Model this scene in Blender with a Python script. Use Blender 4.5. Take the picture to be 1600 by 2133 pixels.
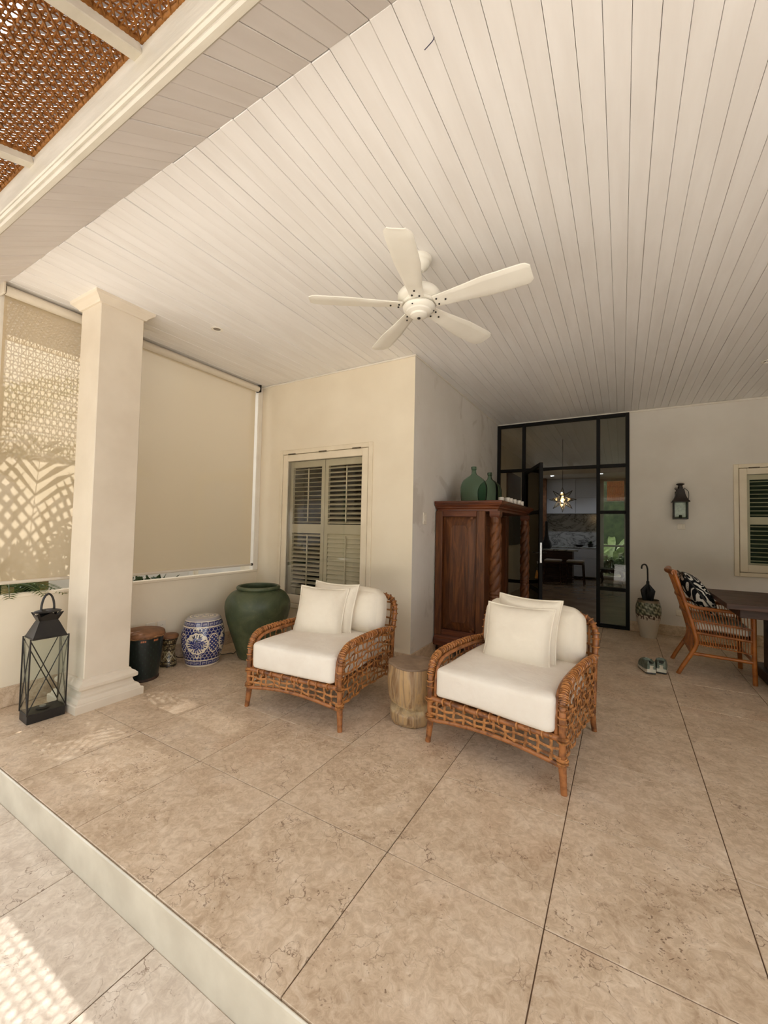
import bpy, bmesh, math, random
import numpy as np
from mathutils import Vector, Matrix
random.seed(7); rng = np.random.default_rng(7)
for _o in list(bpy.data.objects): bpy.data.objects.remove(_o)
SC = bpy.context.scene
COL = SC.collection
PI = math.pi
# ------------------------------------------------------------------ camera
cam_d = bpy.data.cameras.new('camera'); cam = bpy.data.objects.new('camera', cam_d); COL.objects.link(cam)
cam_d.sensor_fit = 'HORIZONTAL'; cam_d.sensor_width = 36.0; cam_d.lens = 19.0276
cam_d.clip_start = 0.02; cam_d.clip_end = 200
_yaw, _pit, _rol = math.radians(30.371), math.radians(2.112), math.radians(1.168)
_f = Vector((-math.sin(_yaw)*math.cos(_pit), math.cos(_yaw)*math.cos(_pit), math.sin(_pit)))
_r = Vector((math.cos(_yaw), math.sin(_yaw), 0)); _u = _r.cross(_f)
_r2 = _r*math.cos(_rol) + _u*math.sin(_rol); _u2 = -_r*math.sin(_rol) + _u*math.cos(_rol)
_m = Matrix((( _r2.x, _u2.x, -_f.x), (_r2.y, _u2.y, -_f.y), (_r2.z, _u2.z, -_f.z))).to_4x4()
_m.translation = Vector((0, 0, 1.32)); cam.matrix_world = _m
SC.camera = cam
# ------------------------------------------------------------------ light and exposure
SC.view_settings.view_transform = 'Standard'; SC.view_settings.look = 'None'
SC.view_settings.gamma = 1.0; SC.view_settings.use_curve_mapping = False
SC.view_settings.exposure = 1.38
world = bpy.data.worlds.new('hazy_sky'); SC.world = world; world.use_nodes = True
_bg = world.node_tree.nodes['Background']; _bg.inputs[0].default_value = (0.95, 0.97, 1.0, 1); _bg.inputs[1].default_value = 1.25
sun_d = bpy.data.lights.new('sun', 'SUN'); sun = bpy.data.objects.new('sun', sun_d); COL.objects.link(sun)
sun_d.energy = 5.0; sun_d.angle = math.radians(0.4); sun_d.color = (1.0, 0.97, 0.94)
_sd = Vector((-0.53, 0.006, 0.85)).normalized()        # towards the sun
sun.rotation_euler = _sd.to_track_quat('Z', 'Y').to_euler(); sun.location = (-8, 0, 9)
SC.cycles.max_bounces = 10; SC.cycles.diffuse_bounces = 6; SC.cycles.transparent_max_bounces = 16
SC.cycles.caustics_reflective = False; SC.cycles.caustics_refractive = False
SC.cycles.sample_clamp_indirect = 6.0

# ------------------------------------------------------------------ helpers
class MB:
    """collects geometry of one part"""
    def __init__(s): s.v = []; s.f = []; s.c = None
    def add(s, vs, fs):
        n = len(s.v); s.v.extend([tuple(map(float, p)) for p in vs]); s.f.extend([tuple(i+n for i in f) for f in fs]); return s
    def box(s, x0, x1, y0, y1, z0, z1):
        return s.add([(x0,y0,z0),(x1,y0,z0),(x1,y1,z0),(x0,y1,z0),(x0,y0,z1),(x1,y0,z1),(x1,y1,z1),(x0,y1,z1)],
                     [(3,2,1,0),(4,5,6,7),(0,1,5,4),(1,2,6,5),(2,3,7,6),(3,0,4,7)])
    def cbox(s, x0, x1, y0, y1, z0, z1, b=0.004):
        c = ((x0+x1)/2, (y0+y1)/2, (z0+z1)/2); h = ((x1-x0)/2, (y1-y0)/2, (z1-z0)/2)
        b = min(b, .49*2*min(h)); vs = []; ix = {}
        for sx in (-1,1):
            for sy in (-1,1):
                for sz in (-1,1):
                    for a in range(3):
                        d = [h[k]-(b if k != a else 0) for k in range(3)]
                        ix[(sx,sy,sz,a)] = len(vs); vs.append((c[0]+sx*d[0], c[1]+sy*d[1], c[2]+sz*d[2]))
        fs = []
        for a in range(3):
            p, q = [k for k in range(3) if k != a]
            for sg in (-1,1):
                def K(sp, sq, aa=a):
                    t = [0,0,0]; t[a] = sg; t[p] = sp; t[q] = sq; return ix[(t[0],t[1],t[2],aa)]
                fs.append((K(-1,-1),K(1,-1),K(1,1),K(-1,1)))
        for a in range(3):
            p, q = [k for k in range(3) if k != a]
            for sp in (-1,1):
                for sq in (-1,1):
                    def K(sa, aa):
                        t = [0,0,0]; t[a] = sa; t[p] = sp; t[q] = sq; return ix[(t[0],t[1],t[2],aa)]
                    fs.append((K(-1,p),K(1,p),K(1,q),K(-1,q)))
        for sx in (-1,1):
            for sy in (-1,1):
                for sz in (-1,1): fs.append(tuple(ix[(sx,sy,sz,a)] for a in range(3)))
        return s.add(vs, fs)
    def tube(s, pts, r, n=6, cap=True, closed=False, flat=None, up=(0,0,1), phase=0.0):
        P = [Vector(p) for p in pts]; m = len(P)
        rr = r if isinstance(r, (list, tuple, np.ndarray)) else [r]*m
        vs = []; fs = []; prev = None
        for i in range(m):
            if closed: t = P[(i+1) % m]-P[i-1]
            else: t = P[min(i+1,m-1)]-P[max(i-1,0)]
            if t.length < 1e-9: t = Vector((0,0,1))
            t.normalize()
            if prev is None:
                u0 = Vector(up); u = u0 - t*u0.dot(t)
                if u.length < 1e-3: u0 = Vector((1,0,0)); u = u0 - t*u0.dot(t)
            elif flat: 
                u0 = Vector(up); u = u0 - t*u0.dot(t)
                if u.length < 1e-2: u = prev - t*prev.dot(t)
            else: u = prev - t*prev.dot(t)
            u.normalize(); prev = u; w = t.cross(u)
            fa, fb = flat if flat else (1,1)
            for k in range(n):
                a = 2*PI*k/n + phase; vs.append(P[i] + u*(math.cos(a)*rr[i]*fa) + w*(math.sin(a)*rr[i]*fb))
        M = m if closed else m-1
        for i in range(M):
            j = (i+1) % m
            for k in range(n): fs.append((i*n+k, i*n+(k+1)%n, j*n+(k+1)%n, j*n+k))
        if cap and not closed: fs.append(tuple(range(n-1,-1,-1))); fs.append(tuple((m-1)*n+k for k in range(n)))
        return s.add(vs, fs)
    def lathe(s, prof, n=32, c=(0,0,0), cap=False):
        vs = []; fs = []; m = len(prof)
        for (r, z) in prof:
            for k in range(n):
                a = 2*PI*k/n; vs.append((c[0]+r*math.cos(a), c[1]+r*math.sin(a), c[2]+z))
        for i in range(m-1):
            for k in range(n): fs.append((i*n+k, i*n+(k+1)%n, (i+1)*n+(k+1)%n, (i+1)*n+k))
        if cap: fs.append(tuple(range(n-1,-1,-1))); fs.append(tuple((m-1)*n+k for k in range(n)))
        return s.add(vs, fs)
    def ring(s, x0, x1, y0, y1, prof, cap=True):
        """square-plan moulding: prof = [(outward offset, z)]"""
        vs = []; fs = []; m = len(prof)
        for (o, z) in prof: vs += [(x0-o,y0-o,z),(x1+o,y0-o,z),(x1+o,y1+o,z),(x0-o,y1+o,z)]
        for i in range(m-1):
            for k in range(4): fs.append((i*4+k, i*4+(k+1)%4, (i+1)*4+(k+1)%4, (i+1)*4+k))
        if cap: fs.append((3,2,1,0)); fs.append(tuple((m-1)*4+k for k in range(4)))
        return s.add(vs, fs)
    def prism(s, poly, h0, h1, axis='z'):
        n = len(poly)
        def T(p, h): return {'z':(p[0],p[1],h),'x':(h,p[0],p[1]),'y':(p[0],h,p[1])}[axis]
        vs = [T(p,h0) for p in poly]+[T(p,h1) for p in poly]
        fs = [tuple(range(n-1,-1,-1)), tuple(range(n,2*n))]+[(k,(k+1)%n,n+(k+1)%n,n+k) for k in range(n)]
        return s.add(vs, fs)
    def xf(s, M):
        s.v = [tuple(M @ Vector(p)) for p in s.v]; return s
    def mesh(s, name, smooth=None, fix=True):
        me = bpy.data.meshes.new(name); me.from_pydata(s.v, [], s.f); me.update()
        if fix:
            bm = bmesh.new(); bm.from_mesh(me); bmesh.ops.recalc_face_normals(bm, faces=bm.faces); bm.to_mesh(me); bm.free()
        if s.c is not None:
            at = me.color_attributes.new('paint', 'FLOAT_COLOR', 'POINT')
            at.data.foreach_set('color', np.asarray(s.c, dtype=np.float32).reshape(-1))
        if smooth is not None:
            me.shade_smooth()
            if smooth < 180: me.set_sharp_from_angle(angle=math.radians(smooth))
        return me
    def build(s, name, mat, parent=None, smooth=None, loc=None, rot=None, fix=True):
        return put(name, s.mesh(name, smooth, fix), mat, parent, loc, rot)
def put(name, me, mat=None, parent=None, loc=None, rot=None):
    o = bpy.data.objects.new(name, me); COL.objects.link(o)
    if mat is not None and me is not None and len(me.materials) == 0: me.materials.append(mat)
    if parent is not None: o.parent = parent
    if loc is not None: o.location = loc
    if rot is not None: o.rotation_euler = rot
    return o
def empty(name, loc=(0,0,0), rz=0.0):
    o = bpy.data.objects.new(name, None); COL.objects.link(o); o.empty_display_size = 0.05
    o.location = loc; o.rotation_euler = (0,0,rz); return o
def tag(o, label=None, cat=None, group=None, kind=None):
    if label: o['label'] = label
    if cat: o['category'] = cat
    if group: o['group'] = group
    if kind: o['kind'] = kind
    return o
def S(o, label=None): return tag(o, label, kind='structure')
def B(*a, **k): return MB().box(*a, **k)
def CB(*a, **k): return MB().cbox(*a, **k)
def spline(pts, n=8):
    """Catmull-Rom through pts"""
    P = [Vector(p) for p in pts]; out = []
    for i in range(len(P)-1):
        a = P[max(i-1,0)]; b = P[i]; c = P[i+1]; d = P[min(i+2,len(P)-1)]
        for k in range(n):
            t = k/n; out.append(.5*((2*b)+(c-a)*t+(2*a-5*b+4*c-d)*t*t+(3*b-a-3*c+d)*t*t*t))
    out.append(P[-1]); return out

# ------------------------------------------------------------------ materials
def srgb(r, g, b):
    f = lambda c: (c/255/12.92) if c/255 <= .04045 else ((c/255+.055)/1.055)**2.4
    return (f(r), f(g), f(b), 1.0)
def nmat(name):
    m = bpy.data.materials.new(name); m.use_nodes = True; nt = m.node_tree
    return m, nt, nt.nodes['Principled BSDF']
def N(nt, t, **kw):
    n = nt.nodes.new(t)
    for k, v in kw.items():
        if k in n.inputs.keys() and not hasattr(n, k): n.inputs[k].default_value = v
        else: setattr(n, k, v)
    return n
def ramp(nt, fac, stops, interp='LINEAR'):
    r = nt.nodes.new('ShaderNodeValToRGB'); r.color_ramp.interpolation = interp
    el = r.color_ramp.elements
    while len(el) < len(stops): el.new(0.5)
    for e, (p, c) in zip(el, stops): e.position = p; e.color = c if len(c) == 4 else (*c, 1)
    nt.links.new(fac, r.inputs[0]); return r.outputs[0]
def noise(nt, vec, scale, detail=4, rough=.55, dist=0.0):
    n = nt.nodes.new('ShaderNodeTexNoise'); n.inputs['Scale'].default_value = scale; n.inputs['Detail'].default_value = detail
    n.inputs['Roughness'].default_value = rough; n.inputs['Distortion'].default_value = dist
    if vec is not None: nt.links.new(vec, n.inputs['Vector'])
    return n.outputs['Fac']
def mix(nt, fac, a, b, typ='MIX'):
    n = nt.nodes.new('ShaderNodeMix'); n.data_type = 'RGBA'; n.blend_type = typ
    for sock, v in ((n.inputs[0], fac), (n.inputs[6], a), (n.inputs[7], b)):
        if hasattr(v, 'links'): nt.links.new(v, sock)
        else: sock.default_value = v
    return n.outputs[2]
def mth(nt, op, a, b=None, clamp=False):
    n = nt.nodes.new('ShaderNodeMath'); n.operation = op; n.use_clamp = clamp
    for sock, v in ((n.inputs[0], a), (n.inputs[1], b)):
        if v is None: continue
        if hasattr(v, 'links'): nt.links.new(v, sock)
        else: sock.default_value = v
    return n.outputs[0]
def coords(nt, kind='Object', scale=(1,1,1), rand=False):
    t = nt.nodes.new('ShaderNodeTexCoord'); mp = nt.nodes.new('ShaderNodeMapping'); mp.inputs['Scale'].default_value = scale
    nt.links.new(t.outputs[kind], mp.inputs['Vector'])
    if rand:
        oi = nt.nodes.new('ShaderNodeObjectInfo'); v = nt.nodes.new('ShaderNodeVectorMath'); v.operation = 'SCALE'
        v.inputs[0].default_value = (37.1, 19.7, 11.3); nt.links.new(oi.outputs['Random'], v.inputs['Scale'])
        nt.links.new(v.outputs[0], mp.inputs['Location'])
    return mp.outputs[0]
def bump(nt, b, h, strength=.3, dist=.01):
    n = nt.nodes.new('ShaderNodeBump'); n.inputs['Strength'].default_value = strength; n.inputs['Distance'].default_value = dist
    nt.links.new(h, n.inputs['Height']); nt.links.new(n.outputs[0], b.inputs['Normal'])
def setp(b, col=None, rough=None, metal=None, spec=None, coat=None):
    if col is not None: b.inputs['Base Color'].default_value = col
    if rough is not None: b.inputs['Roughness'].default_value = rough
    if metal is not None: b.inputs['Metallic'].default_value = metal
    if spec is not None: b.inputs['Specular IOR Level'].default_value = spec
    if coat is not None: b.inputs['Coat Weight'].default_value = coat
def simple(name, c1, c2=None, rough=.5, scale=6, bstr=0.0, bscale=40, metal=0, spec=.5, stretch=(1,1,1), rand=False, lo=.35, hi=.65, coat=0, detail=4):
    m, nt, b = nmat(name); setp(b, c1, rough, metal, spec, coat)
    if c2 is not None or bstr:
        v = coords(nt, 'Object', stretch, rand)
        if c2 is not None: nt.links.new(ramp(nt, noise(nt, v, scale, detail), [(lo, c1), (hi, c2)]), b.inputs['Base Color'])
        if bstr: bump(nt, b, noise(nt, v, bscale, 3), bstr, .004)
    return m
MT = {}
def stone(name, base, light, dark, red):
    m, nt, b = nmat(name); v = coords(nt, 'Object', (1,1,1), True)
    n1 = noise(nt, v, 4.0, 10, .72, .5); n2 = noise(nt, v, 26, 8, .72, .9)
    c = ramp(nt, n1, [(.36, dark), (.5, base), (.66, light)])
    c2 = ramp(nt, n2, [(.40, dark), (.53, base), (.66, light)]); c = mix(nt, .55, c, c2)
    n3 = noise(nt, v, 1.7, 4, .6); c = mix(nt, ramp(nt, n3, [(.57, (0,0,0)), (.78, (.5,.5,.5))]), c, red)
    # hair veins
    vo = nt.nodes.new('ShaderNodeTexVoronoi'); vo.feature = 'DISTANCE_TO_EDGE'; vo.inputs['Scale'].default_value = 6.5
    wv = nt.nodes.new('ShaderNodeVectorMath'); wv.operation = 'ADD'
    ns = nt.nodes.new('ShaderNodeTexNoise'); ns.inputs['Scale'].default_value = 7; ns.inputs['Detail'].default_value = 6; nt.links.new(v, ns.inputs['Vector'])
    sc = nt.nodes.new('ShaderNodeVectorMath'); sc.operation = 'SCALE'; sc.inputs['Scale'].default_value = .35; nt.links.new(ns.outputs['Color'], sc.inputs[0])
    nt.links.new(v, wv.inputs[0]); nt.links.new(sc.outputs[0], wv.inputs[1]); nt.links.new(wv.outputs[0], vo.inputs['Vector'])
    vein = ramp(nt, vo.outputs['Distance'], [(0.0, (1,1,1)), (.016, (0,0,0))])
    gate = ramp(nt, noise(nt, v, 5.5, 5, .6), [(.47, (0,0,0)), (.62, (.9,.9,.9))])
    c = mix(nt, mth(nt, 'MULTIPLY', vein, gate), c, srgb(112,86,66))
    # pits and specks
    vs = nt.nodes.new('ShaderNodeTexVoronoi'); vs.inputs['Scale'].default_value = 42; nt.links.new(wv.outputs[0], vs.inputs['Vector'])
    pit = ramp(nt, vs.outputs['Distance'], [(.0, (1,1,1)), (.17, (1,1,1)), (.25, (0,0,0))])
    g2 = ramp(nt, noise(nt, v, 3.4, 5, .65), [(.50, (0,0,0)), (.62, (.85,.85,.85))])
    pf = mth(nt, 'MULTIPLY', pit, g2); c = mix(nt, pf, c, srgb(120,96,76))
    nt.links.new(c, b.inputs['Base Color'])
    nt.links.new(ramp(nt, n2, [(.3, (.36,)*3), (.7, (.5,)*3)]), b.inputs['Roughness']); setp(b, spec=.35)
    hgt = mth(nt, 'SUBTRACT', mth(nt, 'MULTIPLY', n2, .5), mth(nt, 'ADD', pf, mth(nt, 'MULTIPLY', vein, gate))); bump(nt, b, hgt, .25, .003)
    return m
MT['stone'] = stone('terrace_limestone', srgb(205,183,156), srgb(225,208,185), srgb(172,148,121), srgb(192,157,127))
MT['stone_low'] = stone('patio_limestone', srgb(208,194,176), srgb(226,214,198), srgb(184,168,150), srgb(198,172,150))
MT['grout'] = simple('grout', srgb(112,88,68), srgb(94,73,56), .9, 30)
MT['riser'] = simple('riser_limestone', srgb(208,200,182), srgb(190,181,163), .45, 5, .1, 30, detail=8)
MT['plank'] = simple('white_painted_plank', srgb(236,234,231), srgb(229,226,222), .42, 3.5, .12, 9, rand=True, stretch=(3,.5,1))
MT['soffit'] = simple('white_painted_soffit', srgb(232,228,226), srgb(224,219,216), .42, 3.5, .12, 9, rand=True, stretch=(3,.5,1))
MT['gap'] = simple('ceiling_void', srgb(146,135,122), None, .9)
MT['wall'] = simple('cream_plaster', srgb(233,222,200), srgb(227,215,192), .62, 2.2, .08, 26)
MT['wall2'] = simple('white_plaster', srgb(225,219,209), srgb(216,209,198), .62, 1.6, .08, 26)
MT['white'] = simple('white_gloss_paint', srgb(232,226,214), srgb(224,217,204), .35, 5)
MT['column'] = simple('column_paint', srgb(224,213,195), srgb(214,202,183), .5, 2.5, .06, 18)
MT['fascia'] = simple('fascia_paint', srgb(206,199,184), srgb(190,183,167), .5, 9, .25, 30, stretch=(.4,1,2))
MT['black'] = simple('black_metal', srgb(26,23,21), srgb(38,34,30), .45, 14, spec=.4)
MT['steel'] = simple('black_steel_frame', srgb(20,18,17), None, .6, spec=.2)
MT['paving'] = simple('bounce_paving', srgb(226,221,213), srgb(206,200,190), .7, 5)  # kept pale so the unseen ground bounces sunlight up to the ceiling
def glass(name, tint=(1,1,1,1), refl=1.0):
    m, nt, b = nmat(name); nt.nodes.remove(b); out = nt.nodes['Material Output']
    t = N(nt, 'ShaderNodeBsdfTransparent'); t.inputs[0].default_value = tint
    g = N(nt, 'ShaderNodeBsdfGlossy'); g.inputs['Roughness'].default_value = .02
    fr = N(nt, 'ShaderNodeFresnel'); fr.inputs[0].default_value = 1.45
    mx = N(nt, 'ShaderNodeMixShader'); nt.links.new(mth(nt, 'MULTIPLY', fr.outputs[0], refl), mx.inputs[0])
    nt.links.new(t.outputs[0], mx.inputs[1]); nt.links.new(g.outputs[0], mx.inputs[2]); nt.links.new(mx.outputs[0], out.inputs[0]); return m
MT['pane'] = glass('clear_pane', (.95,.95,.94,1), .6)
MT['tinted'] = glass('smoky_pane', (.80,.80,.77,1))
# ================================================================== THE SETTING
XW, YD, YW, XL, ZC = -1.70, 6.44, 3.435, -3.75, 2.975
TX, TY, TP = -0.224, 0.888, 0.600
# ---- terrace floor
floor = S(B(-3.95, 3.3, 0.905, 6.50, -0.20, -0.004).build('floor', MT['grout']), 'beige limestone terrace floor raised one step')
_t = CB(-TP/2+.002, TP/2-.002, -TP/2+.002, TP/2-.002, -.02, 0, .0012).mesh('floor_tile'); _t.materials.append(MT['stone'])
for i in range(-6, 6):
    for j in range(0, 9):
        cx, cy = TX+TP*(i+.5), TY+TP*(j+.5)
        if cy > 6.5: continue
        o = put('floor_tile', _t, None, floor, (cx, cy, random.uniform(-.0008,.0008)))
        o.rotation_euler = (random.uniform(-.0012,.0012), random.uniform(-.0012,.0012), random.choice([0, PI]))
_tc = CB(-TP/2+.002, TP/2-.002, -.074, .074, -.02, 0, .0025).mesh('floor_tile_cut'); _tc.materials.append(MT['stone'])
for i in range(-6, 6): put('floor_tile_cut', _tc, None, floor, (TX+TP*(i+.5), TY+TP*9+.076, 0))
riser = S(CB(-4.2, 3.3, 0.886, 0.93, -0.18, -.020, .003).build('trim_1', MT['riser']), 'pale stone riser of the terrace step')
nos = S(CB(-4.2, 3.3, 0.878, 0.888, -.020, -.001, .004).build('trim_2', MT['riser']), 'thin worn stone nosing along the step edge')
# ---- lower patio
patio = S(B(-12, 8, -14, 0.9, -.40, -.175).build('floor_patio', MT['grout']), 'lower limestone patio in front of the step')
for i in range(-8, 6):
    for j in range(0, 4):
        put('patio_tile', None, None, patio) if False else None
        cx, cy = TX+.004+.598*(i+.5), TY-.598*(j+.5)
        _m2 = bpy.data.meshes.get('patio_tile') or CB(-.297,.297,-.297,.297,-.02,0,.003).mesh('patio_tile')
        put('patio_tile', _m2, MT['stone_low'], patio, (cx, cy, -.17+random.uniform(-.0008,.0008)))
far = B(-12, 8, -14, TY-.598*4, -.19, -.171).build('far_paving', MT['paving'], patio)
# ---- ceiling planks
PP = 0.0825
ceil = S(B(-3.8, 3.3, 1.06, 6.5, ZC+.022, ZC+.06).build('ceiling', MT['gap']), 'white plank ceiling over the terrace')
_pl = CB(-PP/2+.0008, PP/2-.0008, 1.052, 6.44, 0, .02, .0022).mesh('ceiling_plank'); _pl.materials.append(MT['plank'])
_ps = CB(-PP/2+.0008, PP/2-.0008, -.375, 0, 0, .02, .002).mesh('soffit_plank'); _ps.materials.append(MT['soffit'])
_x0 = 0.0312 - PP/2
for i in range(-46, 40):
    x = _x0 + PP*i
    put('ceiling_plank', _pl, None, ceil, (x, random.uniform(-.004,.004), ZC+random.uniform(-.0026,.0026)))
    put('soffit_plank', _ps, None, ceil, (x, 1.052, ZC+random.uniform(-.0015,.0015)), (math.radians(32.5), 0, 0))
S(B(-3.99, 3.4, 0.74, 13.6, 3.055, 3.16).build('roof', MT['wall2']), 'roof slab over the terrace')
# fascia
S(MB().box(-3.99, 3.4, .745, 1.3, 3.161, 3.75).box(-6.2, 3.4, .698, .739, 2.937, 3.75).build('roof_edge', simple('clay_roof_edge', srgb(92,74,58), srgb(58,48,40), .9, 20, stretch=(1,.1,.1))), 'dark tiled roof edge above the fascia')
fa = S(CB(-6.2, 3.4, .698, .735, 2.806, 2.935, .004).build('trim_3', MT['fascia']), 'white painted fascia beam at the eave')
CB(-6.2, 3.4, .702, .730, 2.790, 2.805, .006).build('bead_moulding', MT['fascia'], fa)
CB(-6.2, 3.4, .712, .742, 2.770, 2.788, .006).build('bead_moulding', MT['fascia'], fa)
# ---- walls
def stained(name, c1, c2, st):
    m, nt, b = nmat(name); v = coords(nt); c = ramp(nt, noise(nt, v, 1.6, 4), [(.35, c1), (.65, c2)])
    k = ramp(nt, noise(nt, v, 2.6, 6, .6, .8), [(.56, (0,0,0)), (.64, (.55,.55,.55))]); nt.links.new(mix(nt, k, c, st), b.inputs['Base Color']); setp(b, rough=.62); bump(nt, b, noise(nt, v, 26, 3), .08, .004); return m
MT['wall3'] = stained('damp_stained_plaster', srgb(224,219,211), srgb(215,209,199), srgb(192,183,170))
def wall_y(name, x0, x1, y0, y1, z1, hole, mat, label):
    mb = MB()
    if hole:
        a, b, c, d = hole
        mb.box(x0, a, y0, y1, 0, z1); mb.box(b, x1, y0, y1, 0, z1); mb.box(a, b, y0, y1, 0, c); mb.box(a, b, y0, y1, d, z1)
    else: mb.box(x0, x1, y0, y1, 0, z1)
    return S(mb.build(name, mat), label)
W1 = (-3.40, -2.17, .42, 2.155); W2 = (1.20, 2.43, .83, 2.155)
wall_y('wall_window', XL-.2, XW, YW, YW+.22, 3.05, W1, MT['wall'], 'cream plaster wall with the shuttered window')
wall_y('wall_back', .092, 3.3, YD, YD+.2, 3.05, W2, MT['wall2'], 'white plaster wall right of the steel doors')
S(MB().box(XW-.22, XW, YW+.22, YD+.2, 0, 3.05).box(XW-.004, XW+.0006, YW+.0008, YW+.22, 0, 3.05).build('wall_side', MT['wall3']), 'white plaster return wall behind the wooden cabinet')
S(B(3.3, 3.5, .9, 6.7, -.2, 3.05).build('wall_right_added', MT['wall2']), 'unseen white end wall added to block light from the right')  # out of view, added to keep light out from the right
# left parapet with sill
wl = S(B(XL-.06, XL, .93, YW, -.2, .760).build('wall_left', MT['wall']), 'low cream parapet wall under the roller blinds')
CB(XL-.07, XL+.010, .93, YW, .760, .785, .004).build('sill', MT['wall'], wl)
CB(XL-.05, XL+.012, YW-.075, YW-.001, .785, 2.97, .004).build('jamb', MT['white'], wl)
CB(XL-.16, XL-.02, .93, 1.075, .785, 2.97, .004).build('jamb', MT['white'], wl)
CB(XL-.16, XL-.04, .93, YW, 2.945, 3.06, .004).build('header', MT['white'], wl)
# baseboards
S(CB(.092, 3.3, YD-.014, YD, 0, .13, .003).build('baseboard_back', MT['stone']), 'stone baseboard of the white wall')
S(CB(XL, XW+.014, YW-.014, YW, 0, .14, .003).build('baseboard_window', MT['stone']), 'stone baseboard under the shuttered window')
S(CB(XW, XW+.014, YW, YD, 0, .14, .003).build('baseboard_side', MT['stone']), 'stone baseboard of the return wall')
S(CB(XL, XL+.014, .95, YW-.014, 0, .14, .003).build('baseboard_left', MT['stone']), 'stone baseboard of the parapet')
# cornice beads where ceiling meets walls
S(CB(XL, XW+.012, YW-.014, YW, ZC-.018, ZC-.001, .004).build('trim_4', MT['white']))
S(CB(XW, 3.3, YD-.016, YD+.03, ZC-.026, ZC-.001, .005).build('trim_5', MT['white']))
S(CB(XW, XW+.012, YW, YD-.016, ZC-.016, ZC-.001, .004).build('trim_6', MT['white']))
# ---- column
col = S(empty('column', (-3.41, 1.59, 0)), 'square white column with moulded base and small capital')
def child_w(mb, name, mat, par, smooth=None):
    o = mb.build(name, mat, par, smooth); o.matrix_parent_inverse = Matrix.Translation(par.location).inverted() if par.rotation_euler.z == 0 else (Matrix.Translation(par.location) @ par.rotation_euler.to_matrix().to_4x4()).inverted(); return o
sx0, sx1, sy0, sy1 = -3.548, -3.263, 1.442, 1.750
child_w(CB(sx0, sx1, sy0, sy1, .2, 2.93, .005), 'shaft', MT['column'], col)
bp = [(.074,0),(.074,.052),(.068,.058),(.058,.060),(.054,.075),(.046,.088),(.030,.096),(.022,.110),(.018,.126),(.018,.130),(.026,.134),(.040,.140),(.044,.148),(.044,.166),(.030,.182),(.010,.196),(.008,.206),(.0,.210)]
child_w(MB().ring(sx0, sx1, sy0, sy1, bp), 'base', MT['column'], col)
child_w(MB().ring(sx0, sx1, sy0, sy1, [(0,2.91),(.012,2.912),(.018,2.925),(.040,2.945),(.056,2.955),(.060,ZC+.002)]), 'capital', MT['column'], col)

# ---- shuttered windows
MT['shutter'] = simple('shutter_paint', srgb(222,212,184), srgb(212,202,174), .4, 5); MT['sash'] = simple('cream_sash_paint', srgb(230,218,194), srgb(222,209,184), .4, 5)
MT['dark'] = simple('room_shade_paint', srgb(38,36,32), srgb(22,21,20), .9, 3)  # near-black colour stands in for the shade of an unlit room
MT['brass'] = simple('tarnished_hinge', srgb(120,108,90), srgb(84,74,60), .45, 60, metal=.6)
def window(name, label, hole, y, tilts, zs, nsl):
    a, b, c, d = hole; w = S(empty(name, (0,0,0)), label)
    P = lambda mb, n, m, par=w: mb.build(n, m, par)
    # casing and top-hung sash
    for (x0,x1,z0,z1) in ((a-.018,a+.03,c-.018,d+.018),(b-.03,b+.018,c-.018,d+.018),(a+.03,b-.03,d-.03,d+.018),(a+.03,b-.03,c-.018,c+.03)):
        P(CB(x0,x1,y-.016,y+.1,z0,z1,.003), 'casing', MT['sash'])
    s0,s1,t0,t1 = a+.036, b-.036, c+.036, d-.036
    for (x0,x1,z0,z1) in ((s0,s0+.072,t0,t1),(s1-.072,s1,t0,t1),(s0+.072,s1-.072,t1-.075,t1),(s0+.072,s1-.072,t0,t0+.09)):
        P(CB(x0,x1,y-.012,y+.03,z0,z1,.003), 'sash', MT['sash'])
    g0,g1,h0,h1 = s0+.072, s1-.072, t0+.09, t1-.075
    P(B(g0,g1,y+.004,y+.008,h0,h1), 'pane', MT['pane'])
    for k in (.14,.5,.86):
        xx = a+(b-a)*k; hb = MB().tube([(xx-.05,y-.020,d-.032),(xx+.05,y-.020,d-.032)], .008, 8); P(hb, 'hinge', MT['brass'])
    # shutter leaves
    xm = (g0+g1)/2-.01; yy = y+.05
    for li, (x0, x1) in enumerate(((g0-.01, xm-.003), (xm+.003, g1+.01))):
        leaf = P(MB().box(x0,x0+.045,yy,yy+.03,h0,h1).box(x1-.045,x1,yy,yy+.03,h0,h1).box(x0+.045,x1-.045,yy,yy+.03,zs[3],h1).box(x0+.045,x1-.045,yy,yy+.03,zs[1],zs[2]).box(x0+.045,x1-.045,yy,yy+.03,h0,zs[0]), 'shutter_leaf', MT['shutter'])
        hw = (x1-x0)/2-.048; sl = MB()
        prof = [(-.03,0),(-.015,.005),(.015,.005),(.03,0),(.015,-.005),(-.015,-.005)]
        sl.prism(prof, -hw, hw, 'x'); sm = sl.mesh('slat'); sm.materials.append(MT['shutter'])
        for sec, (z0, z1) in enumerate(((zs[0], zs[1]), (zs[2], zs[3]))):
            n = nsl[sec]; ti = tilts[li][sec]
            for k in range(n):
                o = put('slat', sm, None, leaf, ((x0+x1)/2, yy+.015, z0+(z1-z0)*(k+.5)/n), (math.radians(ti), 0, 0))
            MB().box((x0+x1)/2+.03, (x0+x1)/2+.042, yy-.022, yy-.012, z0+.02, z1-.02).build('tilt_rod', MT['shutter'], leaf)
    P(MB().box(a,b,y+.40,y+.42,c,d).box(a-.02,a,y+.22,y+.42,c,d).box(b,b+.02,y+.22,y+.42,c,d).box(a,b,y+.22,y+.42,d,d+.02).box(a,b,y+.22,y+.42,c-.02,c), 'room_shade_box', MT['dark'])  # blackened box in place of the shaded room behind
    return w
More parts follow.
